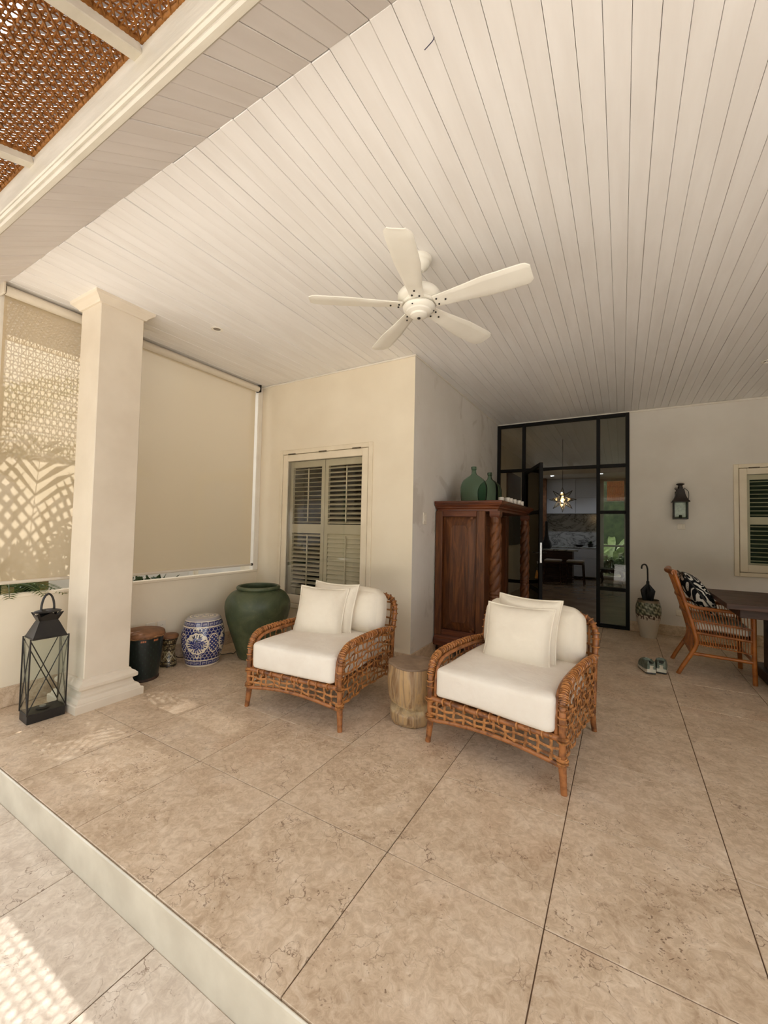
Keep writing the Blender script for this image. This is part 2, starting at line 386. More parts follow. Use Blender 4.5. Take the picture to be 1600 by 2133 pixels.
window('window_1', 'shuttered window with two louvred leaves behind the green jar', W1, YW, ((22,8),(64,28)), (.615,1.235,1.335,1.975), (13,13))
window('window_2', 'shuttered window on the right behind the dining table', W2, YD, ((4,6),(6,8)), (.975,1.44,1.53,1.985), (9,9))

# ---- steel door screen
d1 = S(empty('door_1'), 'black steel framed glass screen with transom lights')
SW = .046
def bar(x0,x1,z0,z1,par=d1,name='frame_bar'): return CB(x0,x1,YD-.03,YD+.03,z0,z1,.003).build(name, MT['steel'], par)
xs = [XW, -1.297-SW/2, -.284-SW/2, .092-SW]
for x in xs: bar(x, x+SW, 0, 2.955)
for i in range(3):
    x0, x1 = xs[i]+SW, xs[i+1]
    bar(x0, x1, 2.955-SW, 2.955)
    bar(x0, x1, 2.233-SW/2, 2.233+SW/2)
    B(x0, x1, YD-.004, YD+.004, 2.233+SW/2, 2.955-SW).build('pane', MT['tinted'], d1)
    if i != 1:
        z = [0, .53, 1.588, 2.233]
        bar(x0, x1, 0, SW); bar(x0, x1, .53-SW/2, .53+SW/2); bar(x0, x1, 1.588-SW/2, 1.588+SW/2)
        for za, zb in ((SW, .53-SW/2), (.53+SW/2, 1.588-SW/2), (1.588+SW/2, 2.233-SW/2)):
            B(x0, x1, YD-.004, YD+.004, za, zb).build('pane', MT['tinted'], d1)
# open leaf
lf = S(empty('door_2', (-1.262, 6.405, 0), math.radians(-67)), 'black steel glass door leaf standing open beside the cabinet')
LW = .93
for (x0,x1,z0,z1) in ((0,SW,.01,2.2),(LW-SW,LW,.01,2.2),(SW,LW-SW,2.2-SW,2.2),(SW,LW-SW,.01,.01+SW),(SW,LW-SW,.52-SW/2,.52+SW/2),(SW,LW-SW,1.56-SW/2,1.56+SW/2)):
    CB(x0,x1,-.022,.022,z0,z1,.003).build('leaf_bar', MT['steel'], lf)
for z0,z1 in ((.01+SW,.52-SW/2),(.52+SW/2,1.56-SW/2),(1.56+SW/2,2.2-SW)): B(SW,LW-SW,-.004,.004,z0,z1).build('leaf_pane', MT['tinted'], lf)
MT['chrome'] = simple('brushed_steel', srgb(190,188,184), srgb(160,158,154), .3, 30, metal=.8)
lp = CB(LW-.001,LW+.003,-.012,.012,.90,1.16,.001).build('lock_plate', MT['chrome'], lf)
MB().tube([(LW-.023,-.022,1.03),(LW-.023,-.065,1.03),(LW-.03,-.07,1.03),(LW-.14,-.07,1.03)], .009, 8).build('lever_handle', MT['black'], lf, 60)
MB().tube([(LW-.023,.022,1.03),(LW-.023,.065,1.03),(LW-.03,.07,1.03),(LW-.14,.07,1.03)], .009, 8).build('lever_handle', MT['black'], lf, 60)
MB().lathe([(.0,0),(.02,0),(.02,.008),(0,.008)], 16).xf(Matrix.Translation((LW-.06,-.022,.90)) @ Matrix.Rotation(PI/2,4,'X')).build('key_rose', MT['chrome'], lf)

# ---- kitchen seen through the glass
KB = 12.85
MT['kwall'] = simple('kitchen_wall', srgb(222,213,198), srgb(212,203,188), .6, 2)
MT['kfloor'] = simple('kitchen_floor', srgb(150,130,108), srgb(132,112,92), .25, 3)
MT['kcab'] = simple('kitchen_lacquer', srgb(205,208,214), None, .35)
S(B(-2.1, 3.4, 6.50, KB, -.12, 0).build('floor_kitchen', MT['kfloor']), 'polished stone kitchen floor')
S(B(-2.2, -2.0, YD+.2, KB+.2, 0, 3.05).build('wall_kitchen_left', MT['kwall']), 'kitchen side wall')
S(B(XW-.22, XW-.001, YD, YD+.22, 0, 3.05).build('wall_kitchen_front', MT['kwall']))
S(B(3.3, 3.5, YD+.2, KB+.2, 0, 3.05).build('wall_kitchen_right', MT['kwall']))
kw = wall_y('wall_kitchen_back', -2.2, 3.5, KB, KB+.2, 3.05, (-.50, 1.6, .03, 2.78), MT['kwall'], 'kitchen back wall with the garden window')
kc = S(B(-2.1, 3.4, 6.5, 11.4, 2.98, 3.05).build('ceiling_kitchen', MT['plank']), 'white plank kitchen ceiling')
_kp = CB(-.06, .0585, 6.47, 11.4, 2.95, 2.98, .004).mesh('kitchen_plank'); _kp.materials.append(MT['plank'])
for i in range(-17, 25): put('kitchen_plank', _kp, None, kc, (i*.12, 0, 0))
S(B(-2.1, 3.4, 11.4, KB, 2.78, 3.05).build('ceiling_bulkhead', MT['kwall']), 'lower kitchen ceiling over the counter')
w3 = S(empty('window_3'), 'garden window at the far end of the kitchen')
for (x0,x1,z0,z1) in ((-.50,-.43,.03,2.78),(.06,.11,.03,2.78),(1.53,1.6,.03,2.78),(-.43,1.53,2.72,2.78),(-.43,1.53,.03,.09),(-.43,.06,.90,.95)):
    CB(x0,x1,KB-.02,KB+.06,z0,z1,.004).build('window_frame', MT['white'], w3)
B(-.43, 1.53, KB+.02, KB+.026, .09, 2.72).build('pane', MT['pane'], w3)
# ================================================================== PERGOLA OF WOVEN RATTAN
def translucent(name, c1, c2, tr=.35, rough=.6, scale=20, stretch=(1,1,1), tcol=None):
    m, nt, b = nmat(name); v = coords(nt, 'Object', stretch); col = ramp(nt, noise(nt, v, scale, 4), [(.35, c1), (.65, c2)])
    nt.links.new(col, b.inputs['Base Color']); setp(b, rough=rough, spec=.3)
    t = N(nt, 'ShaderNodeBsdfTranslucent'); 
    if tcol: t.inputs[0].default_value = tcol
    else: nt.links.new(col, t.inputs[0])
    mx = N(nt, 'ShaderNodeMixShader'); mx.inputs[0].default_value = tr
    nt.links.new(b.outputs[0], mx.inputs[1]); nt.links.new(t.outputs[0], mx.inputs[2]); nt.links.new(mx.outputs[0], nt.nodes['Material Output'].inputs[0]); return m
MT['cane'] = translucent('woven_cane', srgb(172,118,60), srgb(132,86,40), .3, .45, 60)
PW0, PLN0, CX, CY = .80, 1.95, .0412, .0362
def cane_mesh(PW, PLN, r=.0037):
    mb = MB(); st = .0181
    def strand(p, q, ph, z0, amp):
        L = (Vector(q)-Vector(p)).length; n = max(2, int(L/st)); P = []
        for i in range(n+1):
            t = i/n; a = Vector(p).lerp(Vector(q), t); P.append((a.x+random.uniform(-.0006,.0006), a.y+random.uniform(-.0006,.0006), z0+amp*math.sin(ph+PI*i)+random.uniform(-.0006,.0006)))
        mb.tube(P, r, 4, cap=False)
    hx = PW/2
    nx = int(PW/CX); ny = int(PLN/CY)
    for i in range(nx+1):
        x = -hx+(i+.0)*CX
        for d in (-.0072, .0072): strand((x+d,0,0), (x+d,-PLN,0), i, .002, .0022)
    for j in range(ny+1):
        y = -j*CY
        for d in (-.0068, .0068): strand((-hx,y+d,0), (hx,y+d,0), j+1, -.002, .0022)
    s = CY/CX
    for i in range(-ny, nx+1):            # both diagonals, through the crossings
        for sg in (1, -1):
            x0 = -hx+(i)*CX; p = (x0, 0); q = (x0+ny*CX, -PLN)
            t0 = max(0, (-hx-p[0])/(q[0]-p[0])); t1 = min(1, (hx-p[0])/(q[0]-p[0]))
            if t1-t0 < .02: continue
            A = (p[0]+(q[0]-p[0])*t0, p[1]+(q[1]-p[1])*t0, 0); Bq = (p[0]+(q[0]-p[0])*t1, p[1]+(q[1]-p[1])*t1, 0)
            if sg < 0: A = (-A[0], A[1], 0); Bq = (-Bq[0], Bq[1], 0)
            strand(A, Bq, i, -.0055*sg-.001, .0022)
    me = mb.mesh('rattan_panel', 180, fix=False); me.materials.append(MT['cane']); return me
_cane = cane_mesh(PW0, PLN0)
def binding_mesh(PW, PLN):
    mb = MB(); hx = PW/2+.004
    for (p, q) in (((-hx,.006),(hx,.006)), ((hx,.0),(hx,-PLN)), ((hx,-PLN),(-hx,-PLN)), ((-hx,-PLN),(-hx,0))):
        P0 = Vector((*p,0)); P1 = Vector((*q,0)); n = int((P1-P0).length/.008)
        mb.tube([P0.lerp(P1, i/n) for i in range(n+1)], [.0115+.0022*(i%2) for i in range(n+1)], 6)
    me = mb.mesh('binding', 70, fix=False); me.materials.append(MT['cane']); return me
_bind = binding_mesh(PW0, PLN0)
perg = tag(empty('pergola', (0, .69, 2.915)), 'white batten pergola with woven rattan panels above the lower patio', 'pergola')
SLP = math.radians(17)
for k in range(-6, 4):
    xb = -1.409+.85*k
    CB(xb-.024, xb+.024, -2.02, .004, -.030, .012, .003).build('batten', MT['fascia'], perg, rot=(SLP,0,0))
    p = put('rattan_panel', _cane, None, perg, (xb+.425, 0, .012), (SLP,0,0)); p['kind'] = 'stuff'
    put('binding', _bind, None, p, (0,0,0))
CB(-6.6, 2.1, -2.06, -2.0, -.09, .02, .004).build('outer_beam', MT['fascia'], perg, rot=(SLP,0,0))
for xx in (-6.4, 1.98): CB(xx-.06, xx+.06, -2.02, -1.9, -3.1, -.66, .006).build('post', MT['fascia'], perg)
perg2 = tag(empty('pergola', (-3.99, 1.3, 3.03)), 'woven rattan side canopy outside the roller blinds', 'pergola')
p = put('rattan_panel', cane_mesh(1.24, .46, .0024), None, perg2, (0, .06, 0), (Matrix.Rotation(math.radians(-27), 3, 'Y') @ Matrix.Rotation(-PI/2, 3, 'Z')).to_euler()); p['kind'] = 'stuff'
put('binding', binding_mesh(1.24, .46), None, p, (0,0,0))
S(CB(-6.9, -3.9, .735, 1.03, 2.80, 3.06, .004).build('trim_8', MT['fascia']), 'unseen eave beam past the terrace corner, added to block sun')  # added out of view to stop sun leaking onto the terrace floor
# ================================================================== ROLLER BLINDS
def fabric(name, open_, col, tcol):
    m, nt, b = nmat(name); out = nt.nodes['Material Output']; v = coords(nt, 'Object', (1,1,1))
    w = N(nt, 'ShaderNodeTexWave'); w.bands_direction = 'Z'; w.inputs['Scale'].default_value = 90; w.inputs['Distortion'].default_value = 6; w.inputs['Detail'].default_value = 3; nt.links.new(v, w.inputs['Vector'])
    c = mix(nt, ramp(nt, w.outputs['Fac'], [(.2,(0,0,0)),(.9,(.16,.16,.16))]), col, srgb(176,158,128))
    nt.links.new(c, b.inputs['Base Color']); setp(b, rough=.8, spec=.1)
    t = N(nt, 'ShaderNodeBsdfTranslucent'); t.inputs[0].default_value = tcol
    m1 = N(nt, 'ShaderNodeMixShader'); m1.inputs[0].default_value = .27; nt.links.new(b.outputs[0], m1.inputs[1]); nt.links.new(t.outputs[0], m1.inputs[2])
    tr = N(nt, 'ShaderNodeBsdfTransparent'); m2 = N(nt, 'ShaderNodeMixShader'); m2.inputs[0].default_value = open_
    nt.links.new(m1.outputs[0], m2.inputs[1]); nt.links.new(tr.outputs[0], m2.inputs[2]); nt.links.new(m2.outputs[0], out.inputs[0]); return m
MT['mesh'] = fabric('blind_mesh_fabric', .09, srgb(194,176,145), srgb(230,214,184))
MT['alu'] = simple('cream_aluminium', srgb(214,204,186), None, .4)
def blind(y0, y1, zb, label):
    r = tag(empty('roller_blind', (XL+.035, (y0+y1)/2, 2.92)), label, 'roller blind'); h = (y1-y0)/2
    MB().tube([(0,-h+.012,0),(0,h-.012,0)], .033, 20).build('roller_tube', MT['alu'], r, 60)
    MB().tube([(-.03,-h,.04),(-.03,h,.04)], .014, 8).build('fixing_rail', MT['alu'], r, 60)
    MB().add([(-.034,-h+.02,zb-2.908),(-.034,h-.02,zb-2.908),(-.034,h-.02,-.005),(-.034,-h+.02,-.005)], [(0,1,2,3)]).build('fabric', MT['mesh'], r)
    MB().tube([(-.034,-h+.012,zb-2.92),(-.034,h-.012,zb-2.92)], .013, 10).build('bottom_bar', MT['alu'], r, 60)
    for s in (-1, 1):
        CB(-.04,.036,s*h-.006,s*h+.006,-.036,.05,.002).build('bracket', MT['black'] if s > 0 else MT['alu'], r)
        MB().tube([(-.034,s*(h-.012),zb-2.92),(-.034,s*(h+.012),zb-2.92)], .015, 10).build('end_cap', MT['black'], r, 60)
    MB().tube([(.0,h+.004,-.03),(.0,h+.004,zb-2.92+.06)], .0022, 5).build('cord', MT['white'], r)
    return r
blind(1.032, 1.70, .872, 'sunlit mesh roller blind left of the white column, palm shadows on it')
blind(1.725, YW-.088, .850, 'plain beige mesh roller blind between the column and the window wall')
# ================================================================== CEILING FAN
MT['fan'] = simple('ivory_fan_enamel', srgb(233,230,219), srgb(228,224,212), .32, 4)
fan = tag(empty('ceiling_fan', (-1.07, 2.20, ZC)), 'ivory five-blade ceiling fan hanging from the plank ceiling', 'ceiling fan')
MB().lathe([(0,0),(.072,0),(.074,-.01),(.070,-.022),(.060,-.03),(.060,-.045),(.050,-.06),(.036,-.07),(.024,-.082),(0,-.084)], 32).build('canopy', MT['fan'], fan, 40)
MB().tube([(0,0,-.08),(0,0,-.19)], .013, 14).build('downrod', MT['fan'], fan, 60)
mo = MB().lathe([(0,-.175),(.03,-.177),(.055,-.185),(.085,-.196),(.118,-.212),(.132,-.232),(.133,-.252),(.124,-.268),(.104,-.277),(.108,-.283),(.100,-.293),(.075,-.297),(0,-.297)], 40).build('motor_housing', MT['fan'], fan, 40)
hc = MB().lathe([(0,-.30),(.095,-.30),(.100,-.308),(.098,-.318),(.085,-.330),(.078,-.333),(.076,-.342),(.060,-.350),(.054,-.352),(.050,-.362),(.030,-.370),(.0,-.372)], 36).build('hub_cap', MT['fan'], fan, 40)
MB().lathe([(0,-.371),(.010,-.373),(.010,-.378),(0,-.381)], 12).build('finial', MT['black'], hc, 60)
for k in range(3):
    a = k*2.1+.5; MB().lathe([(0,-.002),(.0045,-.002),(.0045,.002),(0,.003)], 8, (.09*math.cos(a), .09*math.sin(a), -.327)).build('screw', MT['black'], hc)
def blade():
    mb = MB(); R0, R1 = .105, .665; n = 26; top = []; bot = []
    for i in range(n+1):
        t = i/n; x = R0+(R1-R0)*t
        w = .046+.032*min(1, t/.55)**1.3
        if t > .9: w *= .62+.38*math.sqrt(max(0, 1-((t-.9)/.1)**2))
        lead = w*(1.0); trail = w*(.86 if t < .9 else .86)
        z = -.010*0
        rows = []
        for s in (-1,-.72,-.6,-.2,.3,.8,1):
            y = s*(lead if s > 0 else trail); zz = .003*max(0, (abs(s)-.7)/.3)**2 + y*math.tan(math.radians(-12)) - (.004 if -.9 < s < .95 and .22 < t < .95 else 0)
            rows.append((x, y, zz))
        top.append(rows)
    m = len(top[0]); vs = [p for r_ in top for p in r_]+[(p[0],p[1],p[2]+.006) for r_ in top for p in r_]; K = (n+1)*m; fs = []
    for i in range(n):
        for j in range(m-1):
            a = i*m+j; fs.append((a,a+1,a+m+1,a+m)); fs.append((K+a,K+a+m,K+a+m+1,K+a+1))
        fs.append((i*m, (i+1)*m, K+(i+1)*m, K+i*m)); a = i*m+m-1; fs.append((a, K+a, K+a+m, a+m))
    fs.append(tuple(range(m))+tuple(K+j for j in range(m-1,-1,-1)))
    e = n*m; fs.append(tuple(e+j for j in range(m))+tuple(K+e+j for j in range(m-1,-1,-1)))
    mb.add(vs, fs); return mb
bm_ = blade().mesh('blade', 35); bm_.materials.append(MT['fan'])
scm = MB().lathe([(0,-.006),(.0055,-.006),(.0055,.0),(0,.001)], 8).mesh('screw'); scm.materials.append(MT['black'])
for k in range(5):
    b_ = put('blade', bm_, None, fan, (0,0,-.302), (0,0,math.radians(-74+72*k)))
    for (sx, sy) in ((.125,.022),(.125,-.022),(.175,.0)): put('screw', scm, None, b_, (sx, sy, sy*math.tan(math.radians(-12))))
MT['plast'] = simple('white_plastic', srgb(228,220,204), None, .35)
# ================================================================== CEILING LIGHTS, SWITCHES, SOCKETS
for (x, y, lab) in ((-2.97, 2.195, 'small recessed ceiling downlight near the white column'), (1.20, 5.12, 'small recessed ceiling downlight at the right edge')):
    d = tag(empty('downlight', (x, y, ZC)), lab, 'downlight', 'recessed terrace downlights')
    MB().lathe([(.030,-.001),(.046,-.001),(.047,-.006),(.040,-.009),(.031,-.006),(.030,.012)], 28).build('trim_ring', MT['white'], d, 40)
    MB().lathe([(0,-.002),(.030,-.002)], 20).build('lens', simple('lamp_lens', srgb(128,118,106), None, .4), d)
wire = tag(MB().tube(spline([(0,0,.004),(-.004,-.003,-.012),(-.018,-.012,-.034),(-.026,-.02,-.05)], 5), .0016, 5).build('loose_wire', simple('blue_grey_wire', srgb(58,60,84), None, .5), loc=(-.544, 1.20, ZC)), 'short dark wire poking out between ceiling planks', 'wire')
def plate(name, label, cat, loc, rz, w, h, holes, group=None):
    p = tag(empty(name, loc, rz), label, cat, group)         # local: faces -Y
    CB(-w/2, w/2, -.008, 0, -h/2, h/2, .003).build('cover_plate', MT['plast'], p)
    for kind, cx in holes:
        if kind == 'rocker': CB(cx-.017, cx+.017, -.012, -.007, -.026, .026, .003).build('rocker', MT['plast'], p)
        else:
            MB().lathe([(.0,-.004),(.019,-.004),(.021,-.0)], 20).xf(Matrix.Translation((cx,-.0082,0)) @ Matrix.Rotation(PI/2,4,'X')).build('socket_well', MT['alu'], p)
            for s in (-1,1): MB().lathe([(0,0),(.003,0)], 8).xf(Matrix.Translation((cx+s*.008,-.0105,0)) @ Matrix.Rotation(PI/2,4,'X')).build('pin_hole', MT['black'], p)
    return p
plate('light_switch', 'white rocker light switch beside the wooden cabinet', 'light switch', (XW+.001, 3.70, 1.413), PI/2, .075, .118, [('rocker',0)])
plate('light_switch', 'white switch plate under the wall lantern', 'light switch', (.66, YD-.001, 1.402), 0, .085, .07, [('rocker',0)])
plate('wall_socket', 'white wall socket above the big drum, left of the pair', 'socket', (XL+.001, 2.18, .355), PI/2, .082, .082, [('s',0)], 'sockets on the parapet')
plate('wall_socket', 'white wall socket above the small drum, right of the pair', 'socket', (XL+.001, 2.285, .355), PI/2, .082, .082, [('s',0)], 'sockets on the parapet')
plate('wall_socket', 'white wall socket behind the rattan dining chair', 'socket', (.64, YD-.001, .30), 0, .082, .082, [('s',0)])
# ================================================================== OUTSIDE, LEFT OF THE BLINDS
MT['leaf'] = translucent('palm_leaf', srgb(96,112,48), srgb(66,84,36), .35, .5, 9)
MT['leaf2'] = translucent('garden_leaf', srgb(74,88,56), srgb(44,58,36), .3, .4, 9)
MT['ground'] = simple('garden_soil', srgb(92,78,58), srgb(70,84,46), .95, 4)
MT['ochre'] = simple('ochre_garden_wall', srgb(214,170,120), srgb(200,150,104), .8, 3)
S(B(-14, XL-.16, .9, 14, -.4, -.15).build('floor_garden', MT['ground']), 'planted side garden')
def frond(P, L, az, el, droop, nl, ll, w=.022, name='frond', side=1.0):
    """rachis plus folded leaflets; az azimuth, el start elevation"""
    mb = MB(); pts = []; p = Vector((0,0,0)); e = el; n = nl
    for i in range(n+1):
        pts.append(p.copy()); d = Vector((math.cos(az)*math.cos(e), math.sin(az)*math.cos(e), math.sin(e))); p = p + d*(L/n); e -= droop/n
    mb.tube(pts, [.009*(1-.85*i/n) for i in range(n+1)], 5)
    for i in range(2, n+1):
        t = i/n; d = (pts[i]-pts[i-1]).normalized(); sd = d.cross(Vector((0,0,1)))
        if sd.length < .05: sd = Vector((-math.sin(az), math.cos(az), 0))
        sd.normalize(); up = sd.cross(d); l = ll*(math.sin(PI*(.12+.8*t))**.8)*random.uniform(.9,1.05)
        for s in (-1, 1):
            q = (sd*s*.86 + d*.55 + up*.18).normalized(); a = pts[i]; wv = w*random.uniform(.8,1.1); dn = Vector((0,0,-1))
            m1 = a+q*l*.5+dn*l*.03; m2 = a+q*l+dn*l*.22; nrm = d*wv*.5
            mb.add([a-nrm*.4, a+nrm*.4, m1+nrm, m1-nrm, m2, m1+up*.003], [(0,1,2,5),(0,5,3),(3,5,4),(5,2,4)])
    return mb
def palm(loc, spec, label, group, trunk=None):
    r = tag(empty('palm', loc), label, 'palm', group)
    for (L, az, el, dr, nl, ll, w) in spec:
        o = frond(None, L, math.radians(az), math.radians(el), math.radians(dr), nl, ll, w).build('frond', MT['leaf'], r, fix=False)
    if trunk: MB().tube([(0,0,-trunk),(0.02,0,-trunk*.5),(0,0,.02)], [.06,.05,.04], 8).build('stem', simple('palm_stem', srgb(150,130,84), srgb(110,98,60), .7, 12), r, 60)
    return r
palm((-5.25, 1.2, 1.75), [(1.35,72,74,85,24,.46,.036),(1.3,25,66,60,24,.44,.036),(1.45,5,58,75,24,.46,.036),(1.5,-15,72,80,24,.46,.036),(1.4,48,76,70,24,.46,.036),(1.2,-70,50,70,22,.42,.034),(1.3,-40,70,80,24,.42,.036),(1.3,115,62,90,24,.44,.034),(1.15,50,40,70,22,.40,.034),(1.0,5,38,60,20,.38,.03),(1.1,160,50,90,20,.4,.034)], 'leafy palm outside the sunlit roller blind', 'side garden palms', 1.9)
palm((-5.0, 1.8, 1.45), [(1.3,-75,70,95,24,.40,.03),(1.2,-110,60,95,24,.40,.03),(1.05,15,68,60,22,.36,.03),(1.2,-50,55,70,22,.4,.03),(1.1,-15,42,60,22,.38,.03),(1.0,-30,55,80,20,.36,.03),(1.2,85,66,90,22,.38,.03)], 'smaller palm behind the white column outside', 'side garden palms', 1.6)
palm((-4.22, 1.30, .775), [(.56,4,20,44,20,.11,.013),(.55,-16,22,48,20,.11,.013),(.54,20,19,44,20,.10,.013)], 'low palm fronds drooping through the gap under the blind', 'side garden palms', .9)
def shrub(loc, size, n, label, ls=.09, group='side garden shrubs', mat='leaf2'):
    r = tag(empty('shrub', loc), label, 'shrub', group); vs = MB()
    for i in range(n):
        th = random.uniform(0, 2*PI); ph = math.acos(random.uniform(-.2,1)); rr = random.uniform(.45,1)**.6
        c = Vector((size[0]*rr*math.sin(ph)*math.cos(th), size[1]*rr*math.sin(ph)*math.sin(th), size[2]*(.45+.55*rr*math.cos(ph))))
        a = Vector((random.gauss(0,1), random.gauss(0,1), random.gauss(0,.7)+.3)).normalized(); b = a.cross(Vector((random.gauss(0,1),random.gauss(0,1),random.gauss(0,1)))).normalized()
        l = ls*random.uniform(.7,1.3); w = l*.32; k = a.cross(b)*w*.35
        vs.add([c, c+a*l*.5+b*w+k, c+a*l, c+a*l*.5-b*w+k, c+a*l*.5], [(0,4,1),(1,4,2),(2,4,3),(3,4,0)])
    f_ = vs.build('foliage', MT[mat], r, fix=False); f_['kind'] = 'stuff'
    MB().tube([(0,0,-.05),(.02,.01,size[2]*.35),(0,0,size[2]*.8)], [.03,.022,.008], 6).build('stem', MT['ground'], r)
    return r
shrub((-4.62, 1.22, -.15), (.30,.46,1.15), 1500, 'dense leafy shrub outside the sunlit blind')
shrub((-4.70, 2.60, -.15), (.35,.7,.85), 1200, 'low leafy shrub outside the plain blind')
shrub((-6.1, .6, -.15), (.5,.45,1.2), 1500, 'tall leafy shrub at the outer corner')
# climbing vine strand hung below the side canopy
vn = tag(empty('climbing_vine', (-4.55, 1.3, 2.2)), 'leafy climbing vine trailing outside the sunlit blind', 'vine')
vp = spline([(0,-.3,-.25),(.05,-.12,.08),(0,.05,.0),(-.05,.2,.32),(0,.4,.42),(.05,.62,.5)], 8)
MB().tube(vp, .006, 5).build('stem', MT['ground'], vn)
vl = MB()
for i, p in enumerate(vp):
    for k in range(5):
        a = Vector((random.gauss(0,1), random.gauss(0,1), random.gauss(0,1))).normalized(); b = a.cross(Vector((1,.3,.2))).normalized(); c = p+a*.015; l = random.uniform(.035,.06)
        vl.add([c, c+a*l*.5+b*l*.32, c+a*l, c+a*l*.5-b*l*.32], [(0,1,2,3)])
vl.build('leaves', MT['leaf'], vn, fix=False)['kind'] = 'stuff'
# wing seen behind the plain blind, its tall block added for shade; garden wall
wg = S(MB().box(-8.5, -6.4, 1.98, 4.4, -.3, 7.6).box(-8.5, XL-.2, 4.35, 4.6, -.3, 6.0).build('wall_wing', MT['wall2']), 'pale wing of the house beyond the plain blind, tall block added for shade')
w4 = window('window_4', 'shuttered window of the wing seen through the plain blind', (-6.25,-5.0,.3,2.15), 4.35, ((30,30),(60,60)), (.5,1.15,1.25,1.96), (12,12))
S(B(-9.2, -9.0, -1, 2.0, -.3, 1.9).build('wall_garden', MT['ochre']), 'ochre garden wall')
# ================================================================== WOVEN ARMCHAIRS
MT['rattan'] = simple('rattan_strip', srgb(104,62,30), srgb(184,124,68), .42, 30, .25, 120, lo=.34, hi=.56, coat=.12)
MT['rattan_d'] = simple('rattan_pole', srgb(96,56,28), srgb(164,104,56), .42, 22, .3, 90, lo=.34, hi=.58, coat=.12)
def linen(name, c1, c2):
    m, nt, b = nmat(name); v = coords(nt, 'Object', (1,1,1), True)
    nt.links.new(ramp(nt, noise(nt, v, 5, 5), [(.35, c1), (.65, c2)]), b.inputs['Base Color']); setp(b, rough=.85, spec=.15)
    h = mth(nt, 'ADD', mth(nt, 'MULTIPLY', noise(nt, v, 11, 3, .5, 1.2), 1.0), mth(nt, 'MULTIPLY', noise(nt, v, 420, 2), .12)); bump(nt, b, h, .30, .012); return m
MT['linen'] = linen('white_linen', srgb(238,231,219), srgb(230,221,208))
MT['linen2'] = linen('cream_cotton', srgb(236,227,210), srgb(228,218,200))
def flat(mb, pts, w, t, nrm, n=6): mb.tube(pts, 1.0, n, flat=(t, w), up=nrm)
def armchair(loc, rz, label):
    random.seed(int(abs(loc[0])*1000)); J = lambda a: random.uniform(-a, a)
    r = tag(empty('armchair', (*loc, 0), rz), label, 'armchair', 'woven rattan armchairs')
    armP = [(-.400,.125),(-.402,.30),(-.400,.385),(-.385,.455),(-.345,.503),(-.27,.523),(-.10,.527),(.12,.518),(.32,.495),(.415,.482)]
    arm = spline([(0,y,z) for y, z in armP], 6)
    def ztop(y):
        if y <= -.399: return .38
        best = .5
        for a, b in zip(arm[:-1], arm[1:]):
            if a.y <= y <= b.y and b.y-a.y > 1e-6: best = a.z+(b.z-a.z)*(y-a.y)/(b.y-a.y)
        return best
    zbot = lambda y: .150+.030*math.sin(PI*max(0,min(1,(y+.40)/.8)))-.02*((y+.4)/.8)
    # legs
    for (x, y, sx, sy) in ((-.385,-.395,-.012,-.010),(.385,-.395,.012,-.010),(-.375,.395,-.01,.02),(.375,.395,.01,.02)):
        MB().tube([(x+sx,y+sy,0),(x+sx*.6,y+sy*.6,.05),(x,y,.14),(x,y,.17)], [.0165,.018,.021,.021], 10).build('leg', MT['rattan_d'], r, 50)
    for s in (-1, 1):
        x = s*.387
        MB().tube([(x,p.y,p.z) for p in arm], .0175, 10).build('arm_pole', MT['rattan_d'], r, 50)
        MB().tube([(s*(.387-.032), p.y+.012, p.z-.018) for p in arm[6:]], .012, 8).build('arm_pole', MT['rattan_d'], r, 50)
        # side weave
        mb = MB(); ys = [ -.362+.0630*i for i in range(13)]; zl = [0.0, .11, .24, .37, .50, .63, .77, .91]
        wob = {}
        for i, y in enumerate(ys):
            y += J(.008); n = 14; P = []
            ph = J(3)
            for k in range(n+1):
                t = k/n; z = zbot(y)+(ztop(y)-zbot(y))*t
                P.append((x+s*.004+s*.0062*math.cos(PI*(t*7.5+i)), y+.010*math.sin(ph+t*5.0)*math.sin(PI*t), z))
            flat(mb, P, .0076, .0034, (1,0,0))
        for j, t in enumerate(zl):
            n = 34; P = []; ph = J(3); dz = J(.008)
            for k in range(n+1):
                y = -.398+.80*k/n; z = zbot(y)+(ztop(max(y,-.30))-zbot(y))*t+dz+.006*math.sin(ph+k*.5); 
                if y < -.33 and t > .7: z -= (t-.7)*.35*(-.33-y)/.07*.3
                P.append((x+s*.004-s*.0062*math.cos(PI*(j+(y+.362)/.0630)), y, z))
            flat(mb, P, .0074 if 0 < j < 7 else .010, .0034, (1,0,0))
        w = mb.build('side_weave', MT['rattan'], r, 50, fix=False); w['kind'] = 'stuff'
        # wrapping on arm and front post
        mb = MB()
        for k in range(2, len(arm)-1, 1):
            p = arm[k]; q = arm[k+1]; d = (q-p).normalized(); c = Vector((x, p.y, p.z)); uu = Vector((1,0,0)); vv = d.cross(uu)
            if k % 3 == 2 and p.z < .40 or p.z >= .40:
                tw = J(.006)
                mb.tube([c+uu*(math.cos(a)*.0205)+vv*(math.sin(a)*.0205)+d*(tw*math.sin(a)) for a in [2*PI*h/12 for h in range(12)]], .0042, 5, closed=True)
        for zz in (.15,.165,.255,.27): mb.tube([(x+.026*math.cos(a), -.400+.026*math.sin(a), zz) for a in [2*PI*h/12 for h in range(12)]], .0055, 5, closed=True)
        b_ = mb.build('wrapping', MT['rattan'], r, 60, fix=False); b_['kind'] = 'stuff'
    # front apron
    arch = lambda x: .138+.036*math.cos(PI*x/.78)**1
    MB().tube([(-.385+.77*i/20, -.402-.006, arch(-.385+.77*i/20)) for i in range(21)], .0135, 8).build('apron_rail', MT['rattan_d'], r, 50)
